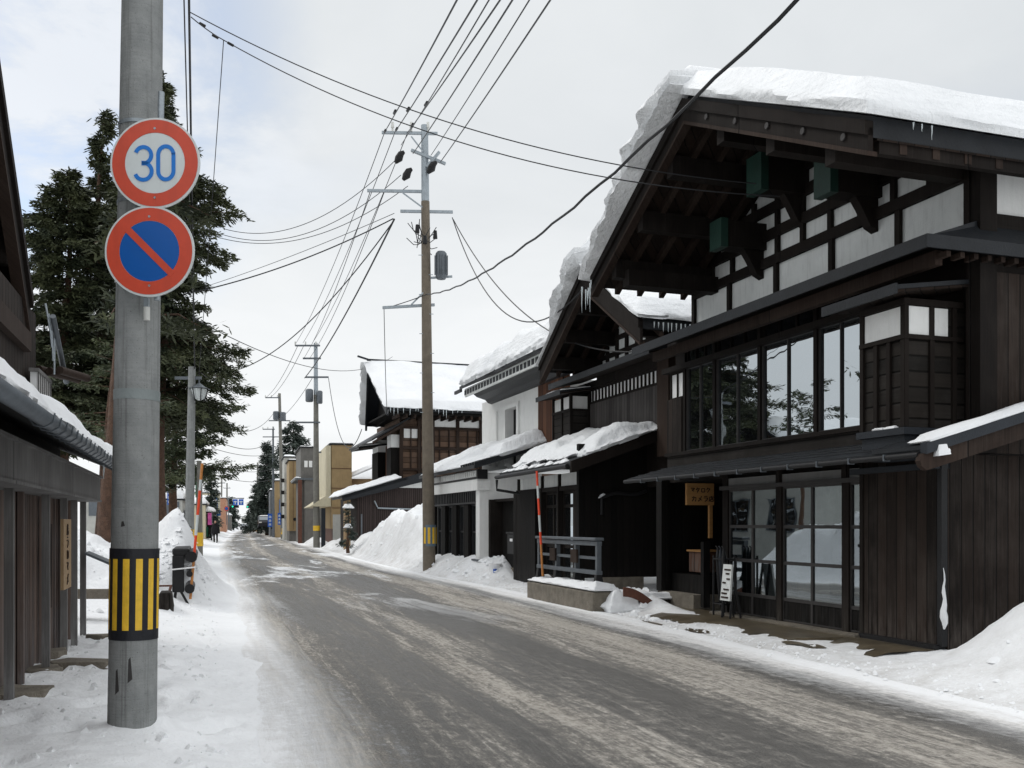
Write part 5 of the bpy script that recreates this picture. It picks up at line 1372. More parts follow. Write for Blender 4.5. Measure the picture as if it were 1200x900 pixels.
for a_, b_, sg_, r_, lb2 in lft: wire(at(*a_), at(*b_), sg_, r_, lb2, cat='cable')
for i, (y0, y1) in enumerate(((525, 531), (545, 549), (556, 561))):
    wire(at(248, y0, 60), at(320, y1, 110), .4, .02, '%s of three faint wires over the far street' % ('highest', 'middle', 'lowest')[i], cat='cable', group='faint far wires')
# cables coming down from above to the lantern pole
top1 = at(220.5, -60, 14); 
wire(top1, at(228, 432, dl), .25, .02, 'thick dark cable running down beside the concrete pole to the lantern pole', 30)
wire(at(214, -60, 14), at(225, 340, dl), .15, .012, 'thin twisted cable left of the thick one beside the concrete pole', 30)
jn = at(222, 14, 15.5)
wire(jn, P(1.6, -.4, 6.3), .5, .009, 'upper long thin wire crossing the sky to the nearest gable', 30)
j2 = at(262, 47, 16.5)
wire(at(224, 20, 15.5), j2, .02, .009, 'short thin wire with dark insulators at the top left of the sky', 6)
wire(j2, P(1.2, -.5, 6.0), .55, .009, 'lower long thin wire crossing the sky to the nearest gable', 30)
wire(j2, at(233, 440, dl-.3), .1, .008, 'thin vertical wire dropping from the sky junction to the lantern', 20)
for i, (px, py) in enumerate(((234, 27), (249, 41), (267, 50))):
    c = at(px, py, 15.9); tag(MB().tube([c, c+Vector((.09, 0, -.05))], [.022, .022], 8).build('insulator', 'black'), ('dark wire insulator nearest the cable at the top of the sky', 'dark wire insulator in the middle of the short slanting wire', 'dark wire insulator at the wire junction right of the slanting wire')[i], 'insulator')

for o in list(bpy.data.objects):
    if o.name.startswith('insulator_sleeve'):
        o.parent = u_root; o.matrix_parent_inverse = root_mats[u_root.name].inverted()

# ================================================================== R3 house (dark gable farther on)
A3 = Fr((5.75, 15.87), (-.3202, .9473), 1, 1.27, -.405)
P3 = A3.p
r3 = empty('wooden_house', P3(33, 1, .32), A.rot); tag(r3, 'far brown timber house with steep snowy roof and black gable behind the snow bank', 'house')
T3 = -.3; n3s = 29.3; f3s = 34.2; n3z = 6.15; f3z = 5.95; a3s = 31.9; za3 = 8.25; T3a = -.62; wl3 = 30.6
zy = lambda y: CZ+(HY-y)/F*41.7
q = [P3(n3s, T3, n3z), P3(a3s, T3a, za3), P3(a3s, 9, za3), P3(n3s, 9, n3z)]
MB().slab(q, (0, 0, .18)).build('roof', 'black_roof', r3)
snowcap(*[v+Vector((0, 0, .18)) for v in (P3(n3s-.05, T3-.05, n3z), P3(n3s-.05, 9, n3z), P3(a3s, 9, za3), P3(a3s, T3a-.05, za3))], .34, nu=50, nv=30, amp=.05, seed=81, over=.12, lump=.8).build('roof_snow', 'snow', r3, True)
q = [P3(f3s, T3, f3z), P3(a3s, T3a, za3), P3(a3s, 9, za3), P3(f3s, 9, f3z)]
MB().slab(q, (0, 0, .18)).build('roof', 'black_roof', r3)
snowcap(*[v+Vector((0, 0, .16)) for v in (P3(f3s, T3-.1, f3z), P3(f3s, 6, f3z), P3(a3s+.1, 6, za3-.05), P3(a3s+.1, T3a-.1, za3-.05))], .3, nu=20, nv=30, amp=.1, seed=82, over=.2, edge=.06).build('roof_snow', 'roof_snow', r3, True)
MB().prism([P3(n3s+.1, T3+.5, n3z), P3(a3s, T3a+.7, za3), P3(f3s-.1, T3+.5, f3z)], [P3(n3s+.1, T3+.6, n3z), P3(a3s, T3a+.8, za3), P3(f3s-.1, T3+.6, f3z)]).build('gable_wall', 'plank_black', r3)
MB().prism([P3(n3s+.02, T3, n3z-.2), P3(a3s, T3a, za3-.2), P3(a3s, T3a, za3+.1), P3(n3s+.02, T3, n3z+.1)], [P3(n3s+.02, T3+.1, n3z-.2), P3(a3s, T3a+.1, za3-.2), P3(a3s, T3a+.1, za3+.1), P3(n3s+.02, T3+.1, n3z+.1)]).build('bargeboard', 'black_roof', r3)
MB().prism([P3(f3s+.02, T3, f3z-.2), P3(a3s, T3a, za3-.2), P3(a3s, T3a, za3+.1), P3(f3s+.02, T3, f3z+.1)], [P3(f3s+.02, T3+.1, f3z-.2), P3(a3s, T3a+.1, za3-.2), P3(a3s, T3a+.1, za3+.1), P3(f3s+.02, T3+.1, f3z+.1)]).build('bargeboard', 'black_roof', r3)
tc3 = A.locs(470, 500, wl3)[0]
wallbox(r3, 'side_wall', 'plank_lattice', A3, wl3, 36, tc3, 9, 0, n3z-.12)
wallbox(r3, 'soffit', 'plank_black', A3, n3s+.1, f3s-.1, T3+.1, 9, n3z-.1, n3z-.02)
MB().bar(P3(a3s, T3a-.42, za3+.5), P3(a3s, T3a+.1, za3+.36), .16, .08).bar(P3(a3s, T3a+.0, za3+.36), P3(a3s, 9, za3+.36), .2, .1).build('ridge_cap', 'slate', r3)
icicle_row(r3, P3(n3s-.12, T3, n3z+.1), P3(n3s-.12, 3, n3z+.1), 16, .15, .5, .025)
rf = MB(); k = T3+.5
while k < 6: rf.fb(A3, n3s+.15, wl3, k, k+.08, n3z-.24, n3z-.1); k += .35
rf.build('rafter_ends', 'beam_brown', r3)
tx = [A.locs(x, 500, wl3)[0] for x in (470, 491, 507, 536, 563)]
MB().fb(A3, wl3-.03, wl3-.001, tx[0]+.12, tx[1]-.05, zy(513), zy(502)).build('plaster_panel', 'white', r3)
MB().fb(A3, wl3-.03, wl3-.001, tx[2], tx[3]-.08, zy(499), zy(486)).build('plaster_panel', 'white', r3)
MB().fb(A3, wl3-.03, wl3-.001, tx[3]+.08, 6, zy(499), zy(486)).build('plaster_panel', 'white', r3)
fr3 = MB()
for y in (484.5, 501, 525, 550): fr3.fb(A3, wl3-.09, wl3-.002, tx[0], 7, zy(y)-.05, zy(y)+.05)
k = tx[0]
while k < 7: fr3.fb(A3, wl3-.07, wl3-.003, k-.025, k+.025, zy(550), zy(501)); k += .42
for t in tx: fr3.fb(A3, wl3-.1, wl3-.004, t-.07, t+.07, 3, zy(485))
fr3.build('lattice_frame', 'beam_brown', r3)
tf = tc3
wallbox(r3, 'orange_panel', 'plank_brown', A3, wl3+1.1, wl3+2.9, tf-.08, tf, 3.0, 5.0)
for s0_, s1_ in ((wl3+.1, wl3+1.0), (wl3+3.0, wl3+4.4)):
    wallbox(r3, 'shutter_box', 'plank_black', A3, s0_, s1_, tf-.42, tf, 3.0, 4.75)
    wallbox(r3, 'shutter_panel', 'white', A3, s0_+.03, s1_-.03, tf-.4, tf, 4.75, 5.3)
q = [P3(30.1, -.75, 4.95), P3(36, -.75, 4.95), P3(36, tf+.4, 6.0), P3(30.1, tf+.4, 6.0)]
MB().slab(q, (0, 0, .1)).build('pent_roof', 'black_roof', r3)
MB().slab([v-Vector((0, 0, .16)) for v in (P3(30.14, -.7, 4.95), P3(30.3, -.7, 4.95), P3(30.3, tf+.3, 5.9), P3(30.14, tf+.3, 5.9))], (0, 0, .15)).build('bargeboard', 'beam_brown', r3)
pent(r3, A3, 33.4, 35.6, -.7, tf, 4.9, 5.1, .06)
snowcap(P3(33.4, -.7, 4.98), P3(35.6, -.7, 4.98), P3(35.6, .2, 5.1), P3(33.4, .2, 5.1), .12, nu=16, nv=8, amp=.03).build('roof_snow', 'snow', r3, True)
# lower wing
l0 = 29.6; te3 = -2.1
zq = lambda t: 2.52+(t-te3)*.3
ring = [(te3, zq(te3)-.12), (te3, zq(te3)+.12), (1.8, zq(1.8)+.12), (1.8, zq(1.8)-.3)]
MB().prism([P3(l0-.3, t, z) for t, z in ring], [P3(l0-.2, t, z) for t, z in ring]).build('bargeboard', 'black_roof', r3)
q = [P3(l0-.3, te3, zq(te3)), P3(32.2, te3, zq(te3)), P3(32.2, tf, zq(tf)), P3(l0-.3, tf, zq(tf))]
MB().slab(q, (0, 0, .14)).build('lower_roof', 'black_roof', r3)
snowcap(P3(l0-.15, te3-.1, zq(te3)+.1), P3(32.1, te3-.1, zq(te3)+.1), P3(32.1, .3, zq(.3)+.14), P3(l0-.15, .3, zq(.3)+.14), .26, nu=30, nv=20, amp=.08, seed=85, over=.1).build('roof_snow', 'snow', r3, True)
tri = [(-1.45, 0), (-1.45, zq(-1.45)), (1.8, zq(1.8)), (1.8, 0)]
MB().prism([P3(l0, t, z) for t, z in tri], [P3(l0+.15, t, z) for t, z in tri]).build('lower_wall', 'brown_wall', r3)
wallbox(r3, 'lower_wall', 'brown_wall', A3, l0+.3, 36, 1.8, 9, 0, 3.4)
wallbox(r3, 'front_wall', 'plank_dark', A3, l0+.15, 34, -1.45, -1.35, 0, 2.6)
wallbox(r3, 'porch_post', 'tan2', A3, l0+.1, l0+.35, -1.95, -1.7, 0, 2.55)
MB().tube([P3(l0-.05, -.75, 2.45), P3(l0-.05, -.6, 2.15), P3(l0-.05, 1.3, 2.1), P3(l0-.05, 1.3, 1.6)], .045, 8).build('downpipe', 'galv', r3)
MB().prism([P3(l0-.02, t, z) for t, z in ((.2, 3.0), (1.25, 3.0), (1.25, 3.25), (1.0, 3.25))], [P3(l0-.002, t, z) for t, z in ((.2, 3.0), (1.25, 3.0), (1.25, 3.25), (1.0, 3.25))]).build('plaster_panel', 'white', r3)
wallbox(r3, 'window_frame', 'galv_dull', A3, l0-.03, l0-.001, -1.3, -1.24, .9, 1.9)

# ================================================================== far buildings (right side)
def F2(px, d, side=1): 
    c = at(px, HY, d); return Fr((c.x, c.y), (SD.x, SD.y), side)
def block(label, px, d, width, length, zt, mat, front=None, snow=.25, side=1, name='shop_building', winds=(), roofm='black_roof', z0=0, cat='building', awn=None, tex=None):
    fr = F2(px, d, side); root = empty(name, fr.p(0, 0, 0), fr.rot); tag(root, label, cat)
    wallbox(root, 'wall', mat, fr, 0, length, .02, width, z0, zt)
    if front: wallbox(root, 'front_wall', front, fr, .05, length-.05, -.06, .018, z0, zt-.02)
    wallbox(root, 'coping', roofm, fr, -.06, length+.06, -.12, width+.1, zt, zt+.1)
    if snow: snowcap(fr.p(0, 0, zt+.1), fr.p(length, 0, zt+.1), fr.p(length, width, zt+.1), fr.p(0, width, zt+.1), snow, nu=14, nv=14, amp=.06, seed=px, over=.08).build('roof_snow', 'snow', root, True)
    for (s0, s1, z0_, z1_) in winds: window(root, fr, s0, s1, z0_, z1_, -.12, glass='glass_far', frame='galv_dull', fw=.06)
    return root, fr
# tan block with slanting cream front
rt, fr = block('tan block with slanting cream front panel, nearest of the flat roofed shops', 388, 62, 1.3, 7, 6.5, 'tan', snow=.12, z0=1.2)
rg = [(-.02, 6.45), (-.3, 6.45), (-.3, 3.3), (-1.3, 2.6), (-.02, 2.6)]
MB().prism([fr.p(-.05, t, z) for t, z in rg], [fr.p(7, t, z) for t, z in rg]).build('cream_front', 'cream', rt)
wallbox(rt, 'ground_floor', 'rust', fr, .3, 7, .1, 1.2, 0, 2.5); wallbox(rt, 'pillar', 'slate', fr, 0, .3, -.6, -.35, 0, 2.5)
wallbox(rt, 'annex_wall', 'tan2', fr, .6, 7, 1.3, 6, 0, 4.4)
wallbox(rt, 'side_door', 'pale_wall', fr, -.06, -.0, .1, .7, .2, 2.1)
snowcap(fr.p(.2, 1.1, 4.4), fr.p(7, 1.1, 4.4), fr.p(7, 6.2, 6.6), fr.p(.2, 6.2, 6.6), .3, nu=16, nv=16, amp=.05).build('roof_snow', 'snow', rt, True)
for k in range(3): MB().fb(fr, -.03, -.001, .02, 1.28, 2.5+k*1.25, 2.53+k*1.25).build('siding_joint', 'rust', rt)
for k in range(3):
    MB().fb(fr, .55, .6, 2.0+k*1.3, 2.9+k*1.3, 2.2, 3.3).build('window', 'glass_far', rt)
    MB().fb(fr, .52, .56, 1.95+k*1.3, 2.95+k*1.3, 3.3, 3.38).build('window_head', 'galv_dull', rt)
MB().fb(fr, 1, 7, 6, 6.2, 0, 6.4).build('rear_wall', 'tan2', rt)
rt, fr = block('grey weathered shop with ledge between the tan and yellow blocks', 352, 76, 1.3, 7, 7.4, 'grey_wall', snow=.1)
wallbox(rt, 'ledge', 'galv_dull', fr, -.3, 7, -.4, 1.9, 4.9, 5.05); snowcap(fr.p(-.3, -.4, 5.05), fr.p(7, -.4, 5.05), fr.p(7, .0, 5.05), fr.p(-.3, .0, 5.05), .12, nu=10, nv=4, amp=.02).build('ledge_snow', 'snow', rt, True)
wallbox(rt, 'lower_side', 'grey_wall', fr, -.2, 0, .3, 1.7, 0, 4.9)
for k in range(2): wallbox(rt, 'small_window', 'white', fr, -.03, -.001, .3+k*.35, .55+k*.35, 5.9, 6.4)
wallbox(rt, 'brown_post', 'rust', fr, -.35, -.2, -.2, .1, 0, 4.9)
sgn = wallbox(rt, 'sign_board', 'banner_blue', fr, -.5, -.3, 2.0, 2.3, 3.2, 6.0)
rt, fr = block('mustard yellow tower-like shop front beside the slim pole', 338.5, 84, .95, 5, 6.9, 'tan', snow=.08, z0=.9)
wallbox(rt, 'lower_wall', 'grey_wall', fr, .1, 5, .05, .9, 0, .9)
MB().fb(fr, -.02, -.001, .35, .38, 1, 6.8).build('siding_joint', 'rust', rt)
MB().disc(fr.p(-.06, .5, 1.9), (fr.p(-1, 0, 0)-fr.p(0, 0, 0)), .14, .06, 12).build('vent', 'black', rt)
rt, fr = block('pale plastered shop with dark brackets behind the yellow block', 333, 90, 1.0, 5, 7.6, 'pale_wall', snow=.1)
for k in range(4): MB().fb(fr, -.4, -.02, -.3, .0, 2+k*1.1, 2.35+k*1.1).build('bracket', 'black', rt)
rt, fr = block('small orange building with blue sign beyond the poles', 322, 108, 1.2, 8, 6.2, 'tan', snow=.2)
MB().fb(fr, -.25, -.05, .5, 1.0, 2.5, 4.2).build('sign_board', 'sign_blue2', rt)
rt, fr = block('narrow grey shutter building at the end of the right shops', 316.5, 118, .8, 8, 5.5, 'galv_dull', snow=.2)
rt, fr = block('low white shop with snow roof beyond the blue banners', 309, 135, 1.4, 10, 3.4, 'pale_wall', snow=.4)
rt, fr = block('beige low building at the far right end of the street', 297.5, 190, 2.2, 14, 3.6, 'tan2', snow=.5)
# pile behind the tan block: snow slope roofs
rt, fr = block('large house with a wide snow roof behind the tan shops', 420, 75, 9, 9, 4.8, 'tan2', snow=0, cat='house', name='house')
snowcap(fr.p(-.5, -.5, 4.9), fr.p(-.5, 9.5, 4.9), fr.p(4, 9.5, 7.2), fr.p(4, -.5, 7.2), .5, nu=16, nv=16, amp=.1).build('roof_snow', 'snow', rt, True)
# left far side
rt, fr = block('pale house with snow roof behind the left blue banner', 214, 62, 6, 8, 3.0, 'pale_wall', snow=.9, side=-1, cat='house', name='house', winds=((1, 3, 1.6, 2.4),))
wallbox(rt, 'garage', 'black', fr, -.06, -.01, .5, 5, .2, 1.6); wallbox(rt, 'upper_band', 'galv_dull', fr, -.05, -.01, .2, 5.5, 2.0, 2.9)
rt, fr = block('low left shop with beige wall and green box beyond the lantern pole', 241, 78, 4, 7, 3.0, 'cream', snow=.6, side=-1)
rt, fr = block('salmon coloured building far down the left side', 265, 150, 5, 14, 5.4, 'salmon', snow=.25, side=-1)
rt, fr = block('grey roofed shop behind the pink banner', 252, 105, 5, 10, 3.8, 'grey_wall', snow=.7, side=-1)
rt, fr = block('tall cream sign building beyond the pink banner', 257, 125, 3, 6, 5.4, 'cream', snow=.5, side=-1)
rt, fr = block('distant low white houses at the left end of the street', 274, 230, 8, 20, 3.4, 'pale_wall', snow=.5, side=-1, name='house', cat='house')
rt, fr = block('distant low shop at the left street end with dark wall', 271, 180, 6, 12, 3.0, 'grey_wall', snow=.5, side=-1)
# street end
rt, fr = block('distant apartment block closing the end of the street', 283, 420, 30, 12, 4.6, 'pale_wall', snow=.5, cat='building')
# yard house behind the left trees (seen between trunks and mirrored in the windows)
yh = Fr((-14.5, 27), (-.3, .954), -1)
yr = empty('house', yh.p(0, 0, 0), yh.rot); tag(yr, 'white walled house with snow roof hidden behind the left conifers', 'house')
wallbox(yr, 'wall', 'pale_wall', yh, 0, 7, 0, 6, 0, 3.6)
window(yr, yh, 1, 2.6, 1.2, 2.5, -.08, glass='glass_far', frame='galv_dull'); window(yr, yh, 4, 5.6, 1.2, 2.5, -.08, glass='glass_far', frame='galv_dull')
for s0_, s1_ in ((-.5, 3.5), (7.5, 3.5)):
    q = [yh.p(s0_, -.6, 3.4), yh.p(s1_, -.6, 5.4), yh.p(s1_, 6.5, 5.4), yh.p(s0_, 6.5, 3.4)]
    MB().slab(q, (0, 0, .15)).build('roof', 'black_roof', yr)
    snowcap(*[v+Vector((0, 0, .15)) for v in q], .4, nu=14, nv=14, amp=.08).build('roof_snow', 'snow', yr, True)
MB().prism([yh.p(s, 0, z) for s, z in ((0, 3.6), (7, 3.6), (3.5, 5.3))], [yh.p(s, .2, z) for s, z in ((0, 3.6), (7, 3.6), (3.5, 5.3))]).build('gable_wall', 'plank_brown', yr)

# ================================================================== banners, signs, signals far away
def banner(px0, px1, y0, y1, d, mat, label, marks='sign_white', posty=None, name='banner', shade=True):
    c = at((px0+px1)/2, posty or y1, d); root = empty(name, c); tag(root, label, 'banner')
    b = MB(); n_ = 8; b.sm = True
    for i in range(n_+1):
        f = i/n_; y = y0+(y1-y0)*f
        for px, o_ in ((px0, 0), ((px0+px1)/2, .08*math.sin(i*1.3)), (px1, .03*math.cos(i))): b.v.append(at(px, y, d)+Vector((0, o_, 0)))
    for i in range(n_):
        for k in range(2): a = i*3+k; b.f.append((a, a+1, a+4, a+3))
    b.build('cloth', mat, root, recalc=False)
    MB().tube([at(px1+.5, y0-2, d), at(px1+.5, posty or y1+8, d)], .03, 6).build('banner_pole', 'galv_dull', root)
    if marks:
        mk = MB(); n_ = 3; cx = (px0+px1)/2; w = (px1-px0)*.28
        for i in range(n_):
            y = y0+(y1-y0)*(.22+.28*i); h = (y1-y0)*.08
            for aa, bb in (((cx-w, y), (cx+w, y)), ((cx, y-h), (cx, y+h)), ((cx-w, y+h), (cx+w, y+h))):
                mk.bar(at(*aa, d-.12), at(*bb, d-.12), .05/30*d*.35, .05)
        mk.build('lettering', marks, root)
    return root
banner(313.8, 319, 602, 617.5, 100, 'banner_blue', 'left of the two dark blue vertical shop banners by the parked car', posty=624)
banner(325.5, 329.2, 601, 615, 97, 'banner_blue', 'right of the two dark blue vertical shop banners, beside the grey pole', posty=624)
banner(196, 201.5, 573, 591.5, 55, 'banner_blue', 'blue street banner on a thin post left of the lantern pole', posty=625, name='street_banner')
banner(251.3, 255, 583.5, 595.5, 120, 'sign_blue2', 'light blue vertical shop banner on the cream sign building', posty=600)
banner(243.5, 248, 601, 615, 77, 'pink', 'bright pink banner beside the snow-roofed stall', marks=None, posty=630)
banner(229, 236, 555, 583, 50, 'cloth_green', 'dark green banner hanging behind the orange snow pole', marks='sign_white', posty=584)
gx = empty('direction_sign', at(279, 592, 175)); tag(gx, 'pair of blue overhead direction signs far down the street', 'road sign')
for x0, x1 in ((273, 278.6), (279.6, 285.4)):
    b = MB().hexa([at(x0, 592, 175), at(x1, 592, 175), at(x1, 592, 175.2), at(x0, 592, 175.2), at(x0, 585, 175), at(x1, 585, 175), at(x1, 585, 175.2), at(x0, 585, 175.2)]).build('panel', 'banner_blue', gx)
    m_ = MB().bar(at(x0+1, 588, 174.9), at(x1-1, 588, 174.9), .1, .14).bar(at((x0+x1)/2, 591, 174.9), at((x0+x1)/2, 587, 174.9), .12, .1).build('marking', 'sign_white', gx)
MB().tube([at(268, 612, 175.3), at(268, 584, 175.3), at(286, 584, 175.3)], .1, 8).build('gantry', 'galv_dull', gx)
def signal(px, py, d, side, label):
    root = empty('traffic_light', at(px+side*14, 614, d)); tag(root, label, 'traffic light', 'traffic lights at the crossing')
    c = at(px, py, d)
    MB().bar(c-Vector((.6, 0, 0)), c+Vector((.6, 0, 0)), .3, .45).build('housing', 'black' if side < 0 else 'slate', root)
    MB().disc(c+Vector((-.38, -.16, 0)), (0, -1, 0), .15, .06, 16).build('green_lens', 'lens_green', root)
    for k in (0, .38): MB().disc(c+Vector((k, -.16, 0)), (0, -1, 0), .14, .04, 12).build('lens', 'black', root)
    MB().tube([c+Vector((0, .2, .2)), c+Vector((side*3.2, .2, .3)), c+Vector((side*3.2, .2, -3))], .08, 8).build('post', 'galv_dull', root)
signal(275.6, 593.6, 165, -1, 'green traffic light below the blue direction signs')
signal(293, 594, 165, 1, 'green traffic light on the right side of the far crossing')
tag_ = None
for px, py, d, m_, lb3 in ((265.5, 596, 120, 'sign_blue', 'small round blue and red sign on a post far left'),):
    root = empty('road_sign', at(px, 614, d)); tag(root, lb3, 'road sign')
    c = at(px, py, d); MB().disc(c, (0, -1, 0), .3, .02, 20).build('plate', 'sign_red', root); MB().disc(c-Vector((0, .03, 0)), (0, -1, 0), .2, .01, 20).build('blue_field', m_, root)
    MB().tube([at(px, py-2, d+.1), at(px, 615, d+.1)], .04, 8).build('post', 'galv_dull', root)
root = empty('street_sign', at(255, 605, 112)); tag(root, 'square blue sign board above the walking person', 'sign')
MB().bar(at(252, 601, 112), at(258.5, 601, 112), .1, .65).build('board', 'sign_blue2', root); MB().bar(at(254, 601, 111.9), at(256.5, 601, 111.9), .05, .3).build('marking', 'sign_white', root)
MB().tube([at(255.2, 597, 112.2), at(255.2, 616, 112.2)], .05, 8).build('post', 'galv_dull', root)
# stall
st = empty('market_stall', at(241, 631, 80)); tag(st, 'small stall with domed snow roof beside the pink banner', 'stall')
c = at(240.5, 628, 80)
MB().bar(c+Vector((-.55, 0, 1.9)), c+Vector((.55, 0, 1.9)), 1.4, .15).build('roof', 'black', st)
for dx in (-.45, .45): MB().tube([c+Vector((dx, -.5, -.2)), c+Vector((dx, -.5, 1.9))], .05, 6).build('post', 'beam', st)
MB().bar(c+Vector((-.45, .3, .8)), c+Vector((.4, .3, .8)), .1, 2.0).build('back_wall', 'black', st)
MB().bar(c+Vector((-.1, -.3, .35)), c+Vector((.4, -.3, .35)), .4, .8).build('green_bin', 'cloth_green', st)
snowcap(c+Vector((-.6, -.7, 1.97)), c+Vector((.6, -.7, 1.97)), c+Vector((.6, .7, 1.97)), c+Vector((-.6, .7, 1.97)), .45, nu=14, nv=10, amp=.05, rnd=.7).build('snow_cap', 'snow', st, True)

# ================================================================== cars
def car(base, ang, mat, label):
    root = empty('parked_car' if 'parked' in label else 'car', base, ang); tag(root, label, 'car')
    Mx = Matrix.Translation(Vector(base)) @ Matrix.Rotation(ang, 4, 'Z')
    T = lambda x, y, z: Mx @ Vector((x, y, z))
    prof = [(-2.0, .3), (-2.05, .75), (-1.9, .95), (-1.0, 1.02), (-.45, 1.48), (1.2, 1.5), (1.75, 1.02), (2.0, .95), (2.05, .35)]
    MB().prism([T(x, -.82, z) for x, z in prof], [T(x, .82, z) for x, z in prof]).build('body', mat, root, bevel=.06)
    gp = [(-.9, 1.04), (-.42, 1.42), (1.15, 1.44), (1.6, 1.04)]
    MB().prism([T(x, -.84, z) for x, z in gp], [T(x, .84, z) for x, z in gp]).build('side_window', 'glass_far', root)
    MB().hexa([T(-1.02, -.7, 1.05), T(-1.02, .7, 1.05), T(-.5, .7, 1.43), T(-.5, -.7, 1.43), T(-1.06, -.7, 1.06), T(-1.06, .7, 1.06), T(-.54, .7, 1.45), T(-.54, -.7, 1.45)]).build('windscreen', 'glass_far', root)
    for x in (-1.25, 1.3):
        for y in (-.84, .66):
            w = MB().tube([T(x, y, .32), T(x, y+.18, .32)], .32, 18).build('wheel', 'tyre', root)
            MB().tube([T(x, y-.01, .32), T(x, y+.19, .32)], .18, 12).build('rim', 'galv', w)
    for y in (-.6, .6): MB().bar(T(-2.07, y-.15, .78), T(-2.07, y+.15, .78), .04, .14).build('headlight', 'pure_white', root)
    snowcap(T(-.35, -.7, 1.5), T(1.1, -.7, 1.5), T(1.1, .7, 1.5), T(-.35, .7, 1.5), .12, nu=8, nv=8, amp=.02).build('snow_cover', 'snow', root, True)
ca = math.atan2(-SD.y, -SD.x)+math.pi
car(at(311, 620, 114), ca, 'car_dark', 'dark parked car beside the blue banners at the right roadside')
car((at(291, 614, 205).x, 205, .02), ca, 'car_white', 'pale car approaching in the middle of the distant road')
car((at(285.3, 614, 260).x, 260, .02), ca, 'car_dark', 'dark car behind the pale one at the far end of the road')

# ================================================================== people
def person(px, d, zf, h, label, ang=0, arms=.12):
    c = at(px, HY, d); root = empty('person', (c.x, c.y, zf)); tag(root, label, 'person')
    k = h/1.7
    V = [(0, 0, .92), (0, 0, 1.15), (0, .0, 1.38), (0, 0, 1.48), (0, -.01, 1.6), (.11, 0, .88), (.12, 0, .48), (.12, .02, .08), (.12, -.12, .04), (-.11, 0, .88), (-.12, .04, .48), (-.12, .1, .1), (-.12, -.02, .04), (.2, 0, 1.38), (.26, .02, 1.1), (.24, -.08, .86), (-.2, 0, 1.38), (-.26, .02, 1.1), (-.24, -.08, .86), (0, 0, 1.68)]
    E_ = [(0, 1), (1, 2), (2, 3), (3, 4), (4, 19), (0, 5), (5, 6), (6, 7), (7, 8), (0, 9), (9, 10), (10, 11), (11, 12), (2, 13), (13, 14), (14, 15), (2, 16), (16, 17), (17, 18)]
    rr = [.2, .2, .19, .07, .1, .12, .09, .07, .05, .12, .09, .07, .05, .1, .075, .05, .1, .075, .05, .08]
    me = bpy.data.meshes.new('body'); me.from_pydata([(x*k, y*k, z*k) for x, y, z in V], E_, [])
    o = bpy.data.objects.new('body', me); COL.objects.link(o); o.parent = root
    o.modifiers.new('skin', 'SKIN')
    for i, sv in enumerate(me.skin_vertices[0].data): sv.radius = (rr[i]*k, rr[i]*k*.85); sv.use_root = (i == 0)
    s2 = o.modifiers.new('sub', 'SUBSURF'); s2.levels = 1; s2.render_levels = 1
    me.materials.append(M['coat'])
    MB().ell((c.x, c.y-.06*k, zf+1.6*k), .075*k, .06*k, .1*k).build('face', 'skin', root)
    MB().ell((c.x, c.y+.02*k, zf+1.65*k), .105*k, .1*k, .1*k).build('hair', 'black', root)
    MB().tube([(c.x, c.y, zf+.72*k), (c.x, c.y, zf+1.0*k), (c.x, c.y, zf+1.4*k)], [.33*k, .33*k, .24*k], 14).build('coat', 'coat', root)
person(252.5, 76, .02, 1.72, 'person in a long black coat walking on the road edge beside the pink banner')
person(249.2, 79, .0, 1.55, 'second person in dark clothes walking just behind the black coat')

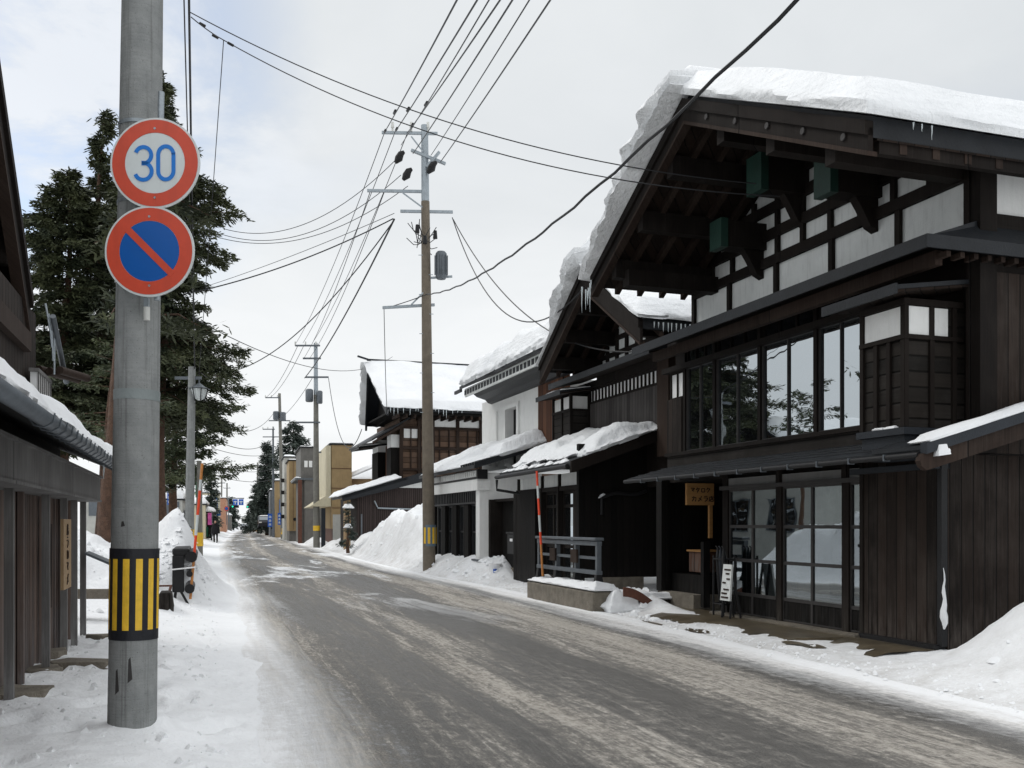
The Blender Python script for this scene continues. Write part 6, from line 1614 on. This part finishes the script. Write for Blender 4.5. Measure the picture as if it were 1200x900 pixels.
# ================================================================== TREES
def conifer(name, base, h, rad, label, mat='leaf', trunk='bark_red', n_br=120, dens=26, seed=1, low=.12, leanx=0, tuft=.16, taper=.9, droop=.25, group=None, shape=None, snowy=False):
    rs = random.Random(seed); base = Vector(base)
    root = empty(name, base); tag(root, label, 'tree', group)
    def ax(f): return base+Vector((leanx*h*f, 0, h*f))+Vector((.12*math.sin(f*7+seed), .1*math.cos(f*6+seed), 0))*(h/12)
    r0 = h*.018+.05
    MB().tube([ax(i/14) for i in range(15)], [max(.02, r0*(1-i/14)**.85) for i in range(15)], 12).build('trunk', trunk, root)
    br = MB(); lf = MB()
    for i in range(n_br):
        f = low+(1-low)*(i+rs.random())/n_br; f = min(f, .995)
        prof = shape(f) if shape else (1-f)**taper
        L_ = rad*max(.08, prof)*rs.uniform(.55, 1.12); an = rs.random()*2*math.pi
        st_ = ax(f); d = Vector((math.cos(an), math.sin(an), rs.uniform(-.1, .35))).normalized()
        pts = []; m = 6
        for k in range(m+1):
            q = k/m; p = st_+d*L_*q; p.z += -droop*L_*q*q+.1*L_*max(0, q-.7); pts.append(p)
        br.tube(pts, [max(.006, .035*L_/3*(1-q/m)) for q in range(m+1)], 4, caps=False)
        nt_ = int(dens*L_/2)+4
        side = Vector((-d.y, d.x, 0))
        for t in range(nt_):
            q = .18+.82*rs.random()**.8; p0_ = st_+d*L_*q; p0_.z += -droop*L_*q*q+.1*L_*max(0, q-.7)
            sp = .32*L_*(1-q*.6)
            c = p0_+side*rs.gauss(0, .5)*sp+Vector((0, 0, rs.gauss(-.06, .1)*sp))
            for _ in range(7):
                dd = (d*rs.uniform(.2, 1)+side*rs.uniform(-1, 1)+Vector((0, 0, rs.uniform(-.75, .25)))).normalized()
                ln = tuft*rs.uniform(.7, 1.7); wv = dd.cross(Vector((rs.uniform(-1, 1), rs.uniform(-1, 1), 1))).normalized()*tuft*rs.uniform(.12, .24)
                o = len(lf.v); a = c+Vector((rs.gauss(0, tuft*.5), rs.gauss(0, tuft*.5), rs.gauss(0, tuft*.35)))
                lf.v += [a-wv*.5, a+wv*.5, a+dd*ln*.6+wv, a+dd*ln, a+dd*ln*.6-wv]; lf.f.append((o, o+1, o+2, o+3, o+4))
    br.build('branches', trunk, root)
    lf.build('crown', mat, root, recalc=False)
    return root
# main cedars behind the concrete pole
conifer('cedar_tree', (-11.8, 33, 0), 16.6, 4.3, 'tall dense cedar rising behind the speed sign and the concrete pole', n_br=330, dens=46, seed=3, low=.3, tuft=.15, droop=.3, shape=lambda f: 1.12*(1-f)**.5*(.7+.3*math.sin(f*19)))
conifer('cedar_tree', (-14.8, 32.5, 0), 13.2, 4.1, 'broad cedar between the left house and the concrete pole', n_br=300, dens=46, seed=8, low=.3, tuft=.15, droop=.3, shape=lambda f: 1.1*(1-f)**.5*(.72+.28*math.sin(f*15+1)))
conifer('cedar_tree', (-15.0, 36, 0), 16.6, 3.9, 'slender cedar top rising left of the speed sign', n_br=170, dens=40, seed=12, low=.35, tuft=.17, droop=.2, shape=lambda f: 1.2*(1-f)**.7*(.6+.4*math.sin(f*26)))
conifer('pine_tree', (-15.1, 44, 0), 10.2, 3.9, 'broad dark pine right of the concrete pole behind the lantern', mat='leaf_pine', n_br=150, dens=30, seed=15, low=.3, tuft=.17, droop=.05, shape=lambda f: (1.25*(1-f)**.5)*(.8+.2*math.sin(f*23)))
conifer('pine_tree', (-9.9, 24, 0), 5.9, 2.3, 'low pine with airy branches between the left house and the concrete pole', mat='leaf_pine', n_br=34, dens=16, seed=19, low=.55, tuft=.11, droop=.0, shape=lambda f: 1.1*(1-f)**.4, leanx=.02)
# reddish leaning trunk by the pole
tk_ = at(125, 640, 19)
tt2 = empty('cedar_tree', (tk_.x, tk_.y, 0)); tag(tt2, 'leaning reddish tree trunk just left of the concrete pole', 'tree')
MB().tube([(tk_.x, tk_.y, 0), at(127, 600, 19), at(134, 520, 19.1), at(139, 440, 19.3), at(146, 330, 19.6), at(150, 240, 20)], [.22, .19, .16, .14, .1, .05], 14).build('trunk', 'bark_red', tt2)
lf = MB(); rs = random.Random(4); br = MB()
for i in range(14):
    y = rs.uniform(240, 380); q = at(139+(480-y)*.05, y, 19.5); an = rs.random()*6.28; L_ = rs.uniform(.6, 1.9); d = Vector((math.cos(an), math.sin(an), .1))
    br.tube([q, q+d*L_*.6, q+d*L_-Vector((0, 0, .25*L_))], [.03, .02, .006], 4, caps=False)
    for t in range(int(24*L_)):
        f = rs.uniform(.2, 1); c = q+d*L_*f-Vector((0, 0, .25*L_*f*f))+Vector((rs.gauss(0, .18), rs.gauss(0, .18), rs.gauss(-.05, .1)))
        for _ in range(6):
            dd = Vector((rs.gauss(0, 1), rs.gauss(0, 1), rs.gauss(-.3, .6))).normalized(); w = dd.cross(Vector((0, .3, 1))).normalized()*.03
            o = len(lf.v); a = c+Vector((rs.gauss(0, .07), rs.gauss(0, .07), rs.gauss(0, .05))); ln = rs.uniform(.12, .26)
            lf.v += [a-w*.5, a+w*.5, a+dd*ln*.6+w, a+dd*ln, a+dd*ln*.6-w]; lf.f.append((o, o+1, o+2, o+3, o+4))
br.build('branches', 'bark_red', tt2); lf.build('crown', 'leaf', tt2, recalc=False)
# far trees
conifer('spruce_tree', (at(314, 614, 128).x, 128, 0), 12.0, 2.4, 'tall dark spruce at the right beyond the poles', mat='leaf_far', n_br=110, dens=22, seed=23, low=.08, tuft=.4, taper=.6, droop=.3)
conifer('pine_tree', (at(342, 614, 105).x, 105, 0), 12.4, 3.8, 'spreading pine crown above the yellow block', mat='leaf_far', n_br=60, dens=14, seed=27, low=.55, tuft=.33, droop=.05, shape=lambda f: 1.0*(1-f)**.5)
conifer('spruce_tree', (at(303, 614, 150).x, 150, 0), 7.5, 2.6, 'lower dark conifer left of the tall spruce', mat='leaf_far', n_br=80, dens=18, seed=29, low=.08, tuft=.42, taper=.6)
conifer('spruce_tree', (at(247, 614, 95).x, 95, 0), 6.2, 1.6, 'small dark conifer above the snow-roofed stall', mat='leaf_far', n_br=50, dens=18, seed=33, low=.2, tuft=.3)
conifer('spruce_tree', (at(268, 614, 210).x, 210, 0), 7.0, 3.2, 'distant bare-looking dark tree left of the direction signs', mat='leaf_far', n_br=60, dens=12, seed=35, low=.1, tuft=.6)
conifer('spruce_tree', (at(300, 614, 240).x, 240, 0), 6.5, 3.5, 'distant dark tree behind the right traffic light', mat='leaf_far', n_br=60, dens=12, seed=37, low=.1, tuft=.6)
# snow capped shrub by R3 wing
sh_ = at(408, 634, 47)
conifer('shrub', (sh_.x, sh_.y, .1), 2.4, .5, 'thin snow-topped shrub beside the porch post of the far timber house', mat='leaf_far', n_br=26, dens=20, seed=41, low=.1, tuft=.12)
for k, (dz, r_) in enumerate(((2.25, .2), (1.3, .16))):
    c = Vector((sh_.x, sh_.y, dz)); o = bpy.data.objects['shrub']
    snowcap(c+Vector((-r_, -r_, 0)), c+Vector((r_, -r_, 0)), c+Vector((r_, r_, 0)), c+Vector((-r_, r_, 0)), .22, nu=8, nv=8, amp=.05).build('snow_cap', 'snow', o, True)

# ================================================================== WORLD, SUN, CAMERA
w = bpy.data.worlds.new('World'); SC.world = w; w.use_nodes = True
n = w.node_tree.nodes; l = w.node_tree.links; bg = n['Background']; out = n['World Output']
sky = n.new('ShaderNodeTexSky'); sky.sky_type = 'NISHITA'; sky.sun_disc = False; sky.sun_elevation = R(38); sky.sun_rotation = R(-60)
l.new(sky.outputs[0], bg.inputs[0]); bg.inputs[1].default_value = .145
tc = n.new('ShaderNodeTexCoord'); g = tc.outputs['Generated']
sp = n.new('ShaderNodeSeparateXYZ'); l.new(g, sp.inputs[0])
zc = mth(n, l, 'ADD', mth(n, l, 'MAXIMUM', sp.outputs[2], 0.), .16)
cb = n.new('ShaderNodeCombineXYZ'); l.new(mth(n, l, 'DIVIDE', sp.outputs[0], zc), cb.inputs[0]); l.new(mth(n, l, 'DIVIDE', sp.outputs[1], zc), cb.inputs[1])
c1 = noi(n, l, cb.outputs[0], 1.1, 8, .55, .3); c2 = noi(n, l, mapp(n, l, cb.outputs[0], (1, 1, 1), (4, 2, 1)), .55, 5, .5)
c3 = noi(n, l, mapp(n, l, cb.outputs[0], (1, 1, 1), (1.5, 7, 1)), 2.6, 7, .6, .2)
# opening in the cloud towards the upper left
dv = n.new('ShaderNodeVectorMath'); dv.operation = 'DOT_PRODUCT'; l.new(g, dv.inputs[0]); dv.inputs[1].default_value = Vector((-.46, .80, .40)).normalized()
hole = ramp(n, l, dv.outputs['Value'], [(.955, 0), (.99, .85)])
hh = mth(n, l, 'MULTIPLY', hole, ramp(n, l, c3, [(.40, 1), (.58, .15)]))
h2 = ramp(n, l, c2, [(.30, .3), (.42, 0)])
mask = mth(n, l, 'SUBTRACT', 1., mth(n, l, 'MAXIMUM', hh, h2), True)
grad = ramp(n, l, sp.outputs[2], [(0, (.88, .895, .9)), (.16, (.84, .86, .87)), (.36, (.67, .70, .725)), (.5, (.68, .71, .73)), (.66, (1.2, 1.22, 1.24)), (1, (1.6, 1.62, 1.65))])
cc = mixc(n, l, ramp(n, l, c1, [(.35, 0), (.68, 1)]), mixc(n, l, .10, grad, (.42, .45, .48)), mixc(n, l, .3, grad, (.93, .94, .95)))
cc = mixc(n, l, mth(n, l, 'MULTIPLY', ramp(n, l, dv.outputs['Value'], [(.94, 0), (.98, 1)]), ramp(n, l, c3, [(.45, 0), (.6, .55)])), cc, (.88, .9, .93))
bc = n.new('ShaderNodeBackground'); l.new(cc, bc.inputs[0]); bc.inputs[1].default_value = 1.12
mx = n.new('ShaderNodeMixShader'); l.new(mask, mx.inputs[0]); l.new(bg.outputs[0], mx.inputs[1]); l.new(bc.outputs[0], mx.inputs[2]); l.new(mx.outputs[0], out.inputs[0])

sd = bpy.data.lights.new('sun', 'SUN'); sd.energy = .78; sd.angle = R(14); sd.color = (1, .96, .9)
so_ = bpy.data.objects.new('sun', sd); COL.objects.link(so_)
sdir = Vector((-.62, .35, .70)).normalized()       # towards the sun
so_.rotation_euler = sdir.to_track_quat('Z', 'Y').to_euler()
sky.sun_rotation = math.atan2(sdir.x, sdir.y)

cam = bpy.data.cameras.new('camera'); co = bpy.data.objects.new('camera', cam); COL.objects.link(co)
co.location = (0, 0, CZ); co.rotation_euler = (R(90), 0, 0)
cam.sensor_width = 36; cam.sensor_fit = 'HORIZONTAL'; cam.lens = 36*F/1200
cam.shift_y = (HY-450)/1200; cam.clip_start = .05; cam.clip_end = 3000
SC.camera = co
SC.view_settings.view_transform = 'Standard'; SC.view_settings.look = 'None'; SC.view_settings.exposure = 0; SC.view_settings.gamma = 1
